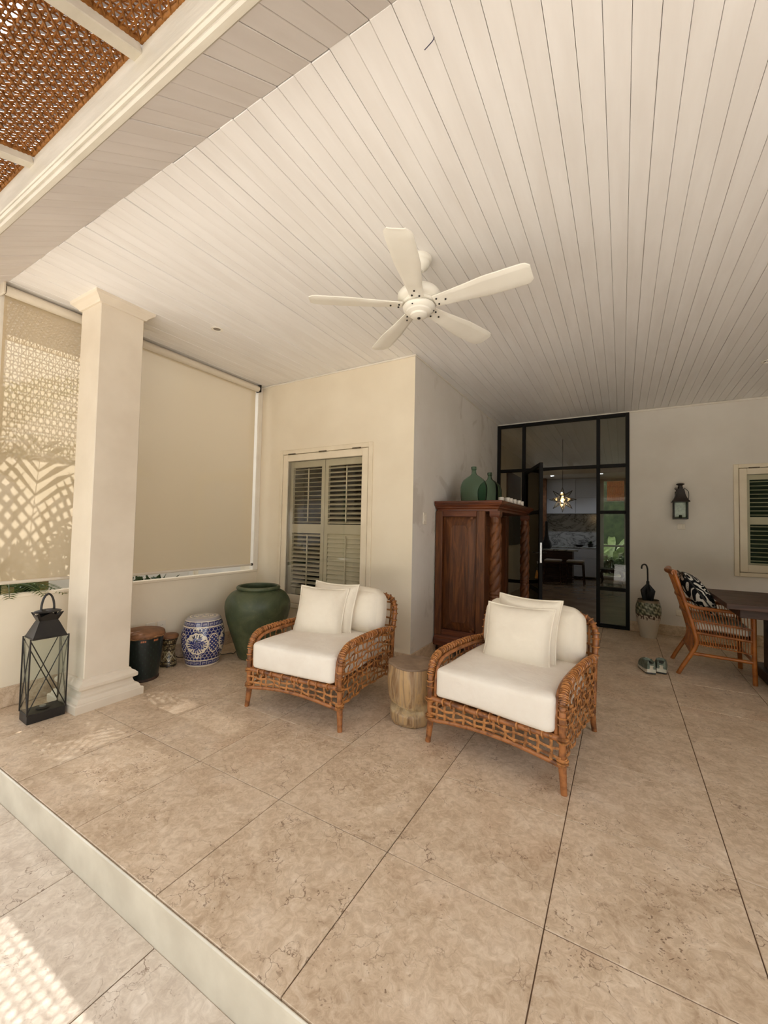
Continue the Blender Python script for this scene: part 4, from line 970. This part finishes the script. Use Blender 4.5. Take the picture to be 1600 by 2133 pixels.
# cornice, plinth, feet
xo = -1.035
prof = [(-.02,1.495),(-.012,1.497),(-.010,1.515),(.0,1.525),(.006,1.530),(.006,1.538),(.018,1.552),(.030,1.560),(.032,1.566),(.040,1.570),(.046,1.584),(.046,1.597),(.044,1.600)]
def halfring(prof):            # moulding on the three free sides, flat against the wall
    m_ = MB().ring(xa, xo, ya, yb_, prof); m_.v = [(max(x, xa), y, z) for x, y, z in m_.v]; return m_
cw(halfring(prof), 'cornice', MT['teakh'])
cw(halfring([(.0,.12),(.03,.12),(.034,.125),(.034,.165),(.026,.172),(.020,.190),(.006,.200),(.0,.222)]), 'plinth', MT['teakh'])
for x in (xa+.05, xo-.03):
    for y in (ya+.05, yb_-.05): cw(MB().lathe([(.0,0),(.035,0),(.045,.03),(.05,.06),(.04,.09),(.045,.122)], 20, (x,y,0)), 'foot', MT['teak'], 50)
def twist(cx, cy):
    mb = MB(); na, nz = 48, 150; vs = []; fs = []; z0, z1 = .222, 1.44
    for i in range(nz+1):
        z = z0+(z1-z0)*i/nz; u = (z-z0)/(z1-z0)
        tw = 1.0 if (.06 < u < .34 or .40 < u < .95) else 0.0
        rb = .047+.004*math.sin(PI*u)
        if abs(u-.355) < .008 or abs(u-.385) < .008: rb += .006
        for k in range(na):
            a = 2*PI*k/na; rr = rb+tw*.0085*(abs(math.cos(1.5*a-z*26))**.7*2-1); vs.append((cx+rr*math.cos(a), cy+rr*math.sin(a), z))
    for i in range(nz):
        for k in range(na): fs.append((i*na+k, i*na+(k+1)%na, (i+1)*na+(k+1)%na, (i+1)*na+k))
    return mb.add(vs, fs)
for y in (ya+.055, yb_-.055):
    c_ = cw(twist(-1.072, y), 'spiral_column', MT['teak'], 50)
    cw(MB().ring(-1.072-.04,-1.072+.04,y-.04,y+.04,[(-.004,1.425),(.004,1.44),(.010,1.455),(.010,1.5)]), 'capital', MT['teakh'])
# ---- demijohns
gm, nt, b = nmat('green_bottle_glass'); setp(b, srgb(212,234,222), .04); b.inputs['Transmission Weight'].default_value = 1.0; b.inputs['IOR'].default_value = 1.12
vo_ = N(nt, 'ShaderNodeVolumeAbsorption'); vo_.inputs[0].default_value = srgb(140,190,160); vo_.inputs[1].default_value = 9.0; nt.links.new(vo_.outputs[0], nt.nodes['Material Output'].inputs['Volume'])
def demijohn(loc, s, label):
    r = tag(empty('demijohn', loc), label, 'bottle', 'green demijohns on the cabinet')
    out = smooth_prof([(.085,.004),(.125,.008),(.138,.05),(.145,.13),(.140,.19),(.115,.245),(.07,.285),(.036,.310),(.026,.335),(.024,.37)], 60)
    inn_ = [(max(.001,p[0]-.006), p[1]+.008 if p[1] < .1 else p[1]) for p in reversed(out[1:-1])]
    pr = [(0.0,.016),(.06,.010)]+out+inn_+[(.05,.020),(0.0,.026)]
    MB().lathe([(a*s, b_*s) for a, b_ in pr], 56).build('body', gm, r, 60)
    MB().lathe([(a*s, b_*s) for a, b_ in [(.020,.362),(.026,.362),(.031,.368),(.031,.392),(.026,.398),(.019,.398),(.019,.36)]], 28).build('lip', gm, r, 60)
demijohn((-1.395, 4.31, 1.6005), 1.0, 'larger green glass demijohn on the cabinet, left one')
demijohn((-1.31, 4.63, 1.6005), .93, 'smaller green glass demijohn on the cabinet, right one')
MT['votive'] = simple('frosted_votive_glass', srgb(236,230,220), srgb(214,208,198), .25, 30)
_vm = MB().lathe([(0,.002),(.022,.0),(.027,.004),(.029,.05),(.028,.062),(.025,.062),(.024,.046),(0,.044)], 20).mesh('votive_glass', 50); _vm.materials.append(MT['votive'])
_wm = MB().tube([(0,0,.044),(.001,0,.056)], .0012, 5).mesh('wick'); _wm.materials.append(MT['black'])
for i, (x, y) in enumerate(((-1.11,4.36),(-1.06,4.43),(-1.12,4.50),(-1.06,4.56),(-1.115,4.64),(-1.055,4.72),(-1.11,4.80),(-1.05,4.92),(-1.10,5.00),(-1.05,5.08),(-1.105,5.16))):
    o = tag(put('votive_glass', _vm, None, None, (x, y, 1.6005), (0,0,i)), ('first','second','third','fourth','fifth','sixth','seventh','eighth','ninth','tenth','last')[i]+' frosted votive glass counted from the demijohns along the cabinet edge', 'candle holder', 'votive glasses on the cabinet'); put('wick', _wm, None, o)
# key tassel on the door leaf
tl = Vector((-1.262,6.405,0))+Vector((math.cos(math.radians(-67)),math.sin(math.radians(-67)),0))*(LW-.06)+Vector((-math.sin(math.radians(67)),-math.cos(math.radians(67)),0))*.034
ts = tag(empty('key_tassel', (tl.x, tl.y, .70)), 'ochre tassel hanging from the key of the open glass door', 'tassel')
MB().tube([(0,0,.20),(.004,0,.16),(0,0,.12)], .0016, 5).build('cord', MT['black'], ts)
MB().lathe([(0,.135),(.008,.132),(.010,.122),(.006,.114),(.010,.108),(.006,.100)], 12).build('bead', MT['black'], ts, 50)
tm = MB()
for k in range(30):
    a = k*2.4; rr = .018*math.sqrt((k+.5)/30); tm.tube([(rr*.25*math.cos(a), rr*.25*math.sin(a), .10),(rr*.8*math.cos(a), rr*.8*math.sin(a), .06),(rr*1.5*math.cos(a), rr*1.5*math.sin(a), -.005+random.uniform(-.006,.006))], .0018, 4)
tm.build('fringe', simple('ochre_thread', srgb(196,142,66), srgb(160,108,44), .8, 60), ts)['kind'] = 'stuff'
# ================================================================== UMBRELLA STAND AND UMBRELLA
def standpaint(TH, Z, R):
    base = lin(206,196,180); out = np.broadcast_to(base, TH.shape+(3,)).copy()
    f = sum(np.sin(TH*a+Z*b+c)*w for a, b, c, w in ((7,90,0,1),(13,-60,1,.9),(19,130,2,.8),(29,70,3.3,.7),(5,170,4,.7)))
    up = Z > .285; out[up] = lin(120,122,100); out[up & (f > .7)] = lin(70,76,62); out[up & (f < -.9)] = lin(176,172,150)
    drip = (Z > .245+.012*np.sin(TH*23)+.010*np.sin(TH*41)) & (Z < .295) & (f > -.2); out[drip] = lin(78,60,50); out[(Z > .44)] = lin(126,112,92); return out
us = tag(empty('umbrella_stand', (.29, 6.17, 0)), 'cream ceramic umbrella stand with mottled shoulder beside the steel doors', 'umbrella stand')
painted_lathe([(.078,0),(.084,.006),(.098,.08),(.118,.18),(.136,.28),(.139,.34),(.134,.40),(.120,.448),(.113,.462),(.116,.470)], 140, 180, standpaint).build('vase', paint_mat('mottled_glaze', .3), us, 180, fix=False)
MB().lathe([(.116,.468),(.112,.473),(.106,.470),(.104,.45),(.12,.36),(.11,.2),(0,.18)], 48).build('inside', simple('glaze_inside', srgb(96,84,66), None, .6), us, 60)
um = tag(empty('umbrella', (.285, 6.16, .20), 0), 'folded black umbrella standing in the ceramic stand', 'umbrella')
MB().tube(spline([(.0,0,.0),(0,0,.46),(-.002,0,.63),(-.004,0,.66),(-.014,0,.698),(-.034,0,.712),(-.056,0,.702),(-.066,0,.674),(-.064,0,.655)], 6), .0095, 10).build('crook_handle', MT['black'], um, 60)
cm = MB(); vs = []; fs = []; nz, na = 16, 40
for i in range(nz+1):
    u = i/nz; z = .06+.40*u; rb = .014+.050*max(0, min(1, (u-.05)/.75)) if u < .82 else .064-.045*(u-.82)/.18
    for k in range(na): a = 2*PI*k/na; rr = rb*(1+.28*math.cos(8*a+u*2)); vs.append((rr*math.cos(a), rr*math.sin(a), z))
for i in range(nz):
    for k in range(na): fs.append((i*na+k, i*na+(k+1)%na, (i+1)*na+(k+1)%na, (i+1)*na+k))
cm.add(vs, fs).build('canopy', simple('black_nylon', srgb(18,18,20), None, .6), um, 50)
MB().lathe([(.010,.44),(.018,.445),(.017,.50),(.011,.505)], 16).build('collar', MT['black'], um, 50)
# ================================================================== SHOES
MT['sole_w'] = simple('white_midsole', srgb(216,212,196), srgb(190,186,168), .6, 14)
MT['upper'] = simple('grey_green_mesh', srgb(122,132,118), srgb(88,98,88), .8, 40, .3, 300)
MT['cream'] = simple('cream_suede', srgb(214,206,186), srgb(194,186,166), .8, 20)
def shoe(loc, rz, label, mir):
    r = tag(empty('shoe', (*loc, 0), rz), label, 'shoe', 'pair of running shoes on the floor')     # heel at -Y, toe at +Y
    def half(t):       # half width along the length 0 heel .. 1 toe
        return .034+.014*max(0,math.sin(PI*min(1,t*1.15)))**.7+(.010*math.exp(-((t-.72)/.2)**2))-(.028*max(0,(t-.86)/.14)**2)
    def slab(z0, z1, gx, n=22, rock=.0):
        mb = MB(); pts = []
        for i in range(n+1):
            t = i/n; y = -.14+.29*t; pts.append((t, y, half(t)*gx))
        poly = [(w, y, t) for t, y, w in pts]+[(-w, y, t) for t, y, w in reversed(pts)]
        m_ = len(poly); lift = lambda t: rock*(max(0,(t-.75)/.25)**2+.6*max(0,(.12-t)/.12)**2)
        vs = [(x, y, z0+lift(t)) for x, y, t in poly]+[(x*.97, y*.985, z1+lift(t)-.012*(z1 > .03)*math.sin(PI*min(1,max(0,t)))) for x, y, t in poly]
        fs = [tuple(range(m_-1,-1,-1)), tuple(range(m_,2*m_))]+[(k,(k+1)%m_,m_+(k+1)%m_,m_+k) for k in range(m_)]
        return mb.add(vs, fs)
    slab(0, .010, 1.0, rock=.014).build('outsole', MT['black'], r, 40); slab(.010, .040, 1.06, rock=.014).build('midsole', MT['sole_w'], r, 40)
    mb = MB(); n, m_ = 26, 18; vs = []; fs = []
    for i in range(n+1):
        t = i/n; y = -.135+.275*t; w = half(t)*.98; top = .040+.075*(1-.15*t) if t < .42 else .040+.075*(1-.063)*max(0,math.cos((t-.42)/.58*PI/2))**.8*.92+.012
        for k in range(m_+1):
            a = PI*k/m_; cx = math.cos(a); sz = math.sin(a)
            if t < .45: # open collar: sides only, fold the top inward
                zz = min(sz*1.25, 1.0); xx = math.copysign(abs(cx)**.45, cx)*(1-.25*max(0,sz-.7)); zz = zz if sz < .85 else zz-(sz-.85)*2.2
                vs.append((w*xx, y, .032+(top-.032+.010*math.exp(-(t/.10)**2))*zz))
            else: vs.append((w*math.copysign(abs(cx)**.7, cx), y, .032+(top-.032)*sz))
    for i in range(n):
        for k in range(m_): a0 = i*(m_+1)+k; fs.append((a0, a0+1, a0+m_+2, a0+m_+1))
    fs.append(tuple(range(m_+1)))
    mb.add(vs, fs).build('upper', MT['upper'], r, 60)
    CB(-.026,.026,-.10,-.005,.085,.094,.004).build('insole', MT['black'], r)
    MB().lathe([(.030,.036),(.033,.045),(.031,.075),(.027,.082)], 24).xf(Matrix.Translation((0,-.106,0)) @ Matrix.Diagonal((1.05,1,1,1))).build('heel_counter', MT['cream'], r, 50)
    CB(-.016,.016,-.142,-.136,.072,.082,.002).build('heel_tab', MT['cream'], r)
    for k in range(5):
        y = .005+.022*k; z = .114-.011*k; MB().tube([(-.018,y,z-.006),(0,y+.004,z+.001),(.018,y,z-.006)], .0028, 5).build('lace', MT['sole_w'], r, 60)
    MB().box(-.036,-.03,-.05,.06,.05,.056).box(.03,.036,-.05,.06,.05,.056).build('overlay', MT['cream'], r)
shoe((.205, 4.705), math.radians(14), 'grey running shoe on the floor, left of the pair', -1)
shoe((.325, 4.775), math.radians(-3), 'grey running shoe on the floor, right of the pair', 1)
# ================================================================== DINING CHAIR AND TABLE
MT['cane2'] = simple('honey_rattan_pole', srgb(180,106,40), srgb(138,76,26), .38, 10, .15, 60, coat=.2)
dc = tag(empty('rattan_chair', (.75, 5.02, 0)), 'honey rattan armchair at the end of the dining table', 'chair')
Y0, Y1 = -.262, .262
def dx(x, z, y): return (x-.75, y, z)
for s, y in ((-1, Y0), (1, Y1)):
    bk = spline([dx(.428,.955,y), dx(.475,.80,y), dx(.530,.61,y), dx(.580,.42,y), dx(.598,.33,y), dx(.590,.27,y), dx(.562,.205,y), dx(.50,.09,y), dx(.457,0,y)], 6)
    MB().tube(bk, .0185, 10).build('back_pole', MT['cane2'], dc, 50)
    MB().tube(spline([dx(1.003,.615,y), dx(1.002,.40,y), dx(1.003,.20,y), dx(1.008,0,y)], 4), .0185, 10).build('front_leg', MT['cane2'], dc, 50)
    MB().tube(spline([dx(.497,.685,y), dx(.545,.648,y), dx(.62,.628,y), dx(.78,.622,y), dx(1.01,.612,y)], 6), .0165, 10).build('arm', MT['cane2'], dc, 50)
    MB().tube([dx(.565,.205,y), dx(1.003,.195,y)], .0155, 8).build('bottom_rail', MT['cane2'], dc, 50)
    MB().tube([dx(.590,.40,y), dx(1.0,.375,y)], .012, 8).build('seat_rail', MT['cane2'], dc, 50)
    for za, zb in ((.520,.485),(.508,.473),(.300,.265)): MB().tube([dx(.555 if za > .4 else .595,za,y+s*.010), dx(1.0,zb,y+s*.010)], .0045, 6).build('thin_rail', MT['cane2'], dc, 50)
    n = 21
    for k in range(n):
        t = (k+.7)/n; xt = .515+(.985-.515)*t; xb = .600+(.985-.600)*t; zt = .655 if t < .1 else .622; 
        MB().tube([dx(xt,zt,y+s*.004), dx((xt+xb)/2+.004,.47,y+s*.004), dx(xb,.285-.02*t,y+s*.004)], .0036, 5, cap=False).build('spindle', MT['cane2'], dc, 60)
for (x, z, rr) in ((.432,.945,.026),(.505,.72,.014),(.545,.575,.014),(.588,.385,.014),(.563,.205,.014),(1.003,.20,.0145),(1.0,.385,.0145)):
    bow = -.035 if x < .6 and z > .5 else 0
    MB().tube(spline([dx(x,z,Y0-.01 if rr > .02 else Y0), dx(x+bow,z,0), dx(x,z,Y1+.01 if rr > .02 else Y1)], 8), rr, 10).build('cross_rail', MT['cane2'], dc, 50)
for k in range(19):
    y = Y0+.03+(Y1-Y0-.06)*k/18; bow = -.033*(1-(y/.262)**2)
    MB().tube([dx(.437+bow,.93,y), dx(.505+bow,.72,y), dx(.545+bow,.575,y), dx(.588,.385,y), dx(.563,.21,y)], .0045, 5, cap=False).build('back_spindle', MT['cane2'], dc, 60)
for k in range(26): 
    x = .60+.40*k/25; MB().tube([dx(x,.392-.02*k/25,Y0), dx(x,.392-.02*k/25,Y1)], .006, 5).build('seat_slat', MT['cane2'], dc, 60)
place('seat_cushion', box_cushion(.50, .47, .085, .03, .012, 71, 12), MT['linen'], Matrix.Translation((.785, 5.02, .452)) @ Matrix.Rotation(math.radians(3),4,'Y') @ Matrix.Diagonal((.82,1,1,1)), 'white seat cushion on the honey rattan dining chair', 'cushion')
pm, nt, b = nmat('black_white_scroll_print'); v = coords(nt, 'Object'); wv = N(nt, 'ShaderNodeTexNoise'); wv.inputs['Scale'].default_value = 5.0; wv.inputs['Detail'].default_value = 1.0; wv.inputs['Distortion'].default_value = 1.4; nt.links.new(v, wv.inputs['Vector'])
bands = mth(nt, 'SINE', mth(nt, 'MULTIPLY', wv.outputs['Fac'], 34.0)); c = ramp(nt, bands, [(.0, srgb(24,26,30)), (.36, srgb(24,26,30)), (.43, srgb(206,204,196)), (1, srgb(214,212,204))])
fine = N(nt, 'ShaderNodeTexVoronoi'); fine.inputs['Scale'].default_value = 70; nt.links.new(v, fine.inputs['Vector'])
c = mix(nt, mth(nt, 'MULTIPLY', ramp(nt, noise(nt, v, 9, 1), [(.50,(0,0,0)),(.53,(1,1,1))]), ramp(nt, fine.outputs['Distance'], [(.25,(1,1,1)),(.35,(0,0,0))])), c, srgb(66,70,72)); nt.links.new(c, b.inputs['Base Color']); setp(b, rough=.85, spec=.1)
mb, pp = pillow_mesh(.46, .44, .17, 91)
place('throw_pillow', mb, pm, Matrix.Translation((.632, 5.02, .745)) @ Matrix.Rotation(math.radians(-2),4,'X') @ Matrix.Rotation(math.radians(56),4,'Y'), 'black and white patterned pillow on the rattan dining chair', 'pillow', None, pp, MT['black'])
MT['dark_wood'] = wood('dark_table_wood', srgb(46,28,20), srgb(66,42,31), srgb(92,62,48), (.8,8,8), .5, 3.0, 0.0)
tb = tag(empty('dining_table', (1.7, 4.78, 0)), 'dark wooden dining table at the right edge', 'table')
TBX = .735-1.7
for k in range(4):
    CB(TBX, .95, -.50+.2525*k, -.50+.2525*k+.2505, .712, .758, .003).build('table_plank', MT['dark_wood'], tb)
CB(TBX+.10, .85, -.40, .42, .635, .710, .004).build('apron', MT['dark_wood'], tb)
for x in (-.50, .55):
    CB(x-.06, x+.06, -.30, .32, .09, .635, .006).build('trestle', MT['dark_wood'], tb); CB(x-.10, x+.12, -.40, .50, 0, .092, .008).build('foot', MT['dark_wood'], tb)
# ================================================================== KITCHEN
marble, nt, b = nmat('veined_marble'); v = coords(nt, 'Object', (1,1,1.6)); n1 = noise(nt, v, 1.6, 8, .6, 1.8)
ridge = mth(nt, 'ABSOLUTE', mth(nt, 'SUBTRACT', n1, .5)); nt.links.new(ramp(nt, ridge, [(.0, srgb(96,96,98)), (.02, srgb(190,192,192)), (.10, srgb(214,216,216))]), b.inputs['Base Color']); setp(b, rough=.15)
uc = tag(empty('wall_cabinets', (-1.25, 12.6, 1.8)), 'pale kitchen wall cabinets over the marble backsplash', 'cabinet')
B(-.74,.72,-.17,.20,.0,.98).build('carcass', MT['kcab'], uc)
for x0, x1 in ((-.74,.145),(.15,.72)):
    for z0, z1 in ((.0,.43),(.435,.97)): CB(x0,x1-.005,-.20,-.172,z0,z1,.002).build('door', MT['kcab'], uc)
bsp = S(B(-1.99,-.52,KB-.012,KB-.001,.88,1.80).build('trim_7', marble), 'white marble backsplash with grey veins')
bc = tag(empty('base_cabinets', (-1.25, 12.55, 0)), 'pale kitchen base cabinets under the marble counter', 'cabinet')
B(-.74,.72,-.26,.26,.08,.84).build('carcass', MT['kcab'], bc)
for k in range(3): CB(-.74,.72,-.285,-.262,.09+.25*k,.09+.25*k+.243,.003).build('drawer_front', MT['kcab'], bc)
ct = tag(CB(-1.99,-.53,12.26,12.83,.842,.88,.004).build('counter_top', marble), 'white marble kitchen counter top', 'counter top')
isl = tag(empty('kitchen_island', (-1.50, 11.55, 0)), 'dark kitchen island behind the bar stools', 'kitchen island')
B(-.48,.42,-.20,.20,0,.80).build('carcass', MT['dark_wood'], isl); CB(-.48,.56,-.30,.25,.80,.84,.004).build('top', marble, isl)
bw = tag(MB().lathe([(0,.0),(.06,.0),(.10,.03),(.15,.055),(.145,.055),(.09,.03),(0,.012)], 28).build('bowl', MT['black'], smooth=50, loc=(-1.02, 12.5, .8805)), 'dark shallow bowl on the far kitchen counter', 'bowl')
pt = tag(empty('potted_plant', (-.74, 12.5, .8805)), 'small dark potted plant on the far kitchen counter', 'plant')
MB().lathe([(0,0),(.06,0),(.075,.10),(.07,.10),(0,.09)], 20).build('pot', MT['black'], pt, 50)
sm_ = MB()
for k in range(24):
    a = k*2.4; l = random.uniform(.08,.13); e = random.uniform(.3,1.2); d = Vector((math.cos(a)*math.cos(e), math.sin(a)*math.cos(e), math.sin(e))); w = d.cross(Vector((0,0,1))).normalized()*.014
    c0 = Vector((0,0,.09)); sm_.add([c0, c0+d*l*.5+w, c0+d*l, c0+d*l*.5-w], [(0,1,2,3)])
sm_.build('leaves', MT['leaf2'], pt, fix=False)
vz = tag(MB().lathe([(0,0),(.10,0),(.13,.06),(.12,.14),(.07,.24),(.045,.36),(.035,.55),(.04,.70),(.03,.72),(.025,.70),(0,.68)], 28).build('vase', MT['black'], smooth=60, loc=(-1.72, 11.5, .8405)), 'tall black tapering vase on the kitchen island', 'vase')
MT['seatf'] = simple('grey_seat_fabric', srgb(170,160,150), None, .9)
def stool(loc, label, m):
    r = tag(empty('bar_stool', (*loc, 0)), label, 'bar stool', 'kitchen bar stools'); w = .19
    CB(-w,w,-.18,.18,.545,.60,.015).build('seat', MT['seatf'], r)
    CB(-w,w,-.18,.18,.50,.545,.006).build('seat_frame', m, r)
    for sx in (-1,1):
        for sy in (-1,1): MB().tube([(sx*(w-.02),sy*.16,.52),(sx*(w+.01),sy*.185,0)], [.018,.013], 8).build('leg', m, r, 50)
    for sy in (-1,1): MB().tube([(-w,sy*.178,.15),(w,sy*.178,.15)], .010, 6).build('stretcher', m, r)
stool((-1.48, 10.95), 'bar stool nearer the open door leaf', MT['dark_wood']); stool((-.98, 11.02), 'bar stool further right, next to the door mullion', MT['dark_wood'])
lt = tag(empty('low_table', (-.22, 11.75, 0)), 'low black carved table in front of the garden window', 'table')
CB(-.30,.30,-.24,.24,.355,.39,.01).build('top', MT['black'], lt)
CB(-.22,.22,-.17,.17,.29,.355,.02).build('apron', MT['black'], lt)
for sx in (-1,1):
    for sy in (-1,1): MB().tube(spline([(sx*.20,sy*.15,.33),(sx*.235,sy*.18,.22),(sx*.20,sy*.15,.10),(sx*.235,sy*.18,.0)], 6), [.035-.018*i/18 for i in range(19)], 8).build('leg', MT['black'], lt, 50)
# star pendant
stp = tag(empty('star_lamp', (-.905, 7.8, 1.868)), 'glass and metal star pendant lamp glowing inside the kitchen', 'pendant lamp')
MB().tube([(0,0,.22),(0,0,1.08)], .004, 6).build('cord', MT['black'], stp)
sf = MB(); gl = MB()
D3 = [Vector(d).normalized() for d in [(1,0,0),(-1,0,0),(0,1,0),(0,-1,0),(0,0,1),(0,0,-1)]+[(a,0,c) for a in (-1,1) for c in (-1,1)]+[(a,b,0) for a in (-1,1) for b in (-1,1)]+[(0,b,c) for b in (-1,1) for c in (-1,1)]]
for d in D3:
    L_ = .225; o = d.orthogonal().normalized(); p = d.cross(o); ring_ = [d*.085+(o*math.cos(a)+p*math.sin(a))*.048 for a in [2*PI*k/4 for k in range(4)]]
    for q in ring_: sf.tube([q, d*L_], .0034, 4, cap=False)
    for k in range(4): sf.tube([ring_[k], ring_[(k+1)%4]], .0034, 4, cap=False)
    gl.add([d*L_*.99]+[q*.99 for q in ring_], [(0,1,2),(0,2,3),(0,3,4),(0,4,1)])
sf.build('star_frame', MT['black'], stp, fix=False); gl.build('star_glass', glass('star_glass', (.92,.90,.84,1), .35), stp, fix=False)
em, nt, b = nmat('warm_bulb'); b.inputs['Emission Color'].default_value = (1,.66,.28,1); b.inputs['Emission Strength'].default_value = 2.0
MB().lathe([(0,-.045),(.022,-.04),(.034,-.01),(.030,.02),(.016,.045),(.014,.07),(0,.07)], 20).build('bulb', em, stp, 60)
ld = bpy.data.lights.new('bulb_light', 'POINT'); ld.energy = 3; ld.color = (1,.68,.36); ld.shadow_soft_size = .03; lo = bpy.data.objects.new('bulb_light', ld); COL.objects.link(lo); lo.parent = stp; lo.location = (0,0,-.06)
em2, nt, b = nmat('kitchen_led'); b.inputs['Emission Color'].default_value = (.9,.95,1,1); b.inputs['Emission Strength'].default_value = 10
for x, lab in ((-.45, 'lit recessed kitchen downlight near the garden window'), (-1.60, 'lit recessed kitchen downlight above the island')):
    d = tag(empty('downlight', (x, 11.58, 2.78)), lab, 'downlight', 'lit kitchen downlights')
    MB().lathe([(.045,-.001),(.062,-.001),(.063,-.006),(.050,-.008),(.045,-.004)], 24).build('trim_ring', MT['white'], d, 40); MB().lathe([(0,-.004),(.045,-.004)], 20).build('lens', em2, d)
    sl_ = bpy.data.lights.new('led_light', 'SPOT'); sl_.energy = 4; sl_.spot_size = 2.2; sl_.spot_blend = .6; sl_.color = (.86,.92,1.0); sl_.shadow_soft_size = .04
    so_ = bpy.data.objects.new('led_light', sl_); COL.objects.link(so_); so_.parent = d; so_.location = (0,0,-.02)
pn = tag(CB(-1.998,-1.965,8.25,9.45,1.0,2.50,.006).build('dark_panel', MT['dark_wood']), 'dark wooden wall panel behind the left glass lights', 'wall panel')
jm_ = S(CB(-1.99,-1.83,12.1,12.25,0,2.78,.005).build('trim_9', MT['hide']), 'warm wooden upright beside the kitchen cabinets')
# bamboo blind and garden
bb = tag(empty('bamboo_blind', (.06, KB+.52, 2.80)), 'orange bamboo reed blind at the kitchen garden window', 'window blind')
rd = MB()
for k in range(52): rd.tube([(-.42+.0165*k,0,0),(-.42+.0165*k,0,-.60)], .0062, 5, cap=True)
rd.build('reeds', translucent('bamboo_reed', srgb(240,176,118), srgb(216,144,88), .6, .6, 30), bb)['kind'] = 'stuff'
for x in (-.35,.35): MB().tube([(x,0,0),(x,0,.256)], .003, 5).build('cord', MT['black'], bb)
for z in (-.02,-.2,-.4,-.58): MB().tube([(-.44,-.008,z),(.46,-.008,z)], .006, 5).build('batten', MT['cane2'], bb)
S(B(-6, 6, KB+.2, 22, -.4, -.06).build('floor_back_garden', MT['ground']), 'garden ground behind the kitchen')
MT['leaf3'] = translucent('broad_leaf', srgb(92,106,70), srgb(58,72,42), .25, .35, 4)
def bigleaf(loc, n, L, label):
    r = tag(empty('garden_plant', loc), label, 'plant', 'plants outside the kitchen window')
    for k in range(n):
        az = 2.4*k+random.uniform(-.3,.3); el = random.uniform(.7,1.35); l = L*random.uniform(.7,1.1); pts = []; p = Vector((0,0,0)); e = el
        for i in range(11): pts.append(p.copy()); p = p+Vector((math.cos(az)*math.cos(e), math.sin(az)*math.cos(e), math.sin(e)))*(l/10); e -= .11
        mb = MB(); vs = []; fs = []
        for i, q in enumerate(pts):
            t = i/10; w = .065*l*max(.03, max(0,math.sin(PI*max(0,(t-.25)/.75)))**.7) if t > .25 else .008; sd = Vector((-math.sin(az), math.cos(az), 0))
            vs += [q-sd*w+Vector((0,0,w*.25)), q, q+sd*w+Vector((0,0,w*.25))]
        for i in range(10): a = i*3; fs += [(a,a+1,a+4,a+3),(a+1,a+2,a+5,a+4)]
        mb.add(vs, fs).build('leaf', MT['leaf3'], r, 180, fix=False)
for i, (x, y, n, L, lab) in enumerate(((-.15,14.9,20,1.25,'broad leafed plant in the middle of the kitchen window view'),(-.85,15.3,18,1.4,'broad leafed plant left in the kitchen window view'),(.6,15.2,18,1.3,'broad leafed plant right in the kitchen window view'),(-.3,16.2,20,2.1,'tall broad leafed plant at the back of the kitchen garden'))): bigleaf((x,y,-.06), n, L, lab)
shrub((.1, 13.6, -.06), (.8,.3,.6), 900, 'low shrub below the kitchen window', .12, 'plants outside the kitchen window')
# ================================================================== HEDGES: KITCHEN GARDEN, AND ONE ADDED BEHIND THE VIEWER
h2 = tag(empty('garden_hedge', (0, 17.6, -.1)), 'clipped green hedge closing the garden behind the kitchen', 'hedge')
CB(-7, 7, -.4, .4, 0, 5.5, .15).build('hedge_body', simple('back_hedge_green', srgb(58,70,42), srgb(36,46,28), .9, 6, .6, 14), h2)
sky_block_hedge = tag(empty('garden_hedge', (0, -9.0, -.3)), 'unseen tall hedge behind the viewer, added to block low sky light', 'hedge')  # added out of view so less low sky reaches the back wall
CB(-12, 9, -.5, .5, 0, 4.2, .15).build('hedge_body', simple('hedge_green', srgb(66,84,44), srgb(44,60,32), .9, 6, .6, 14), sky_block_hedge)
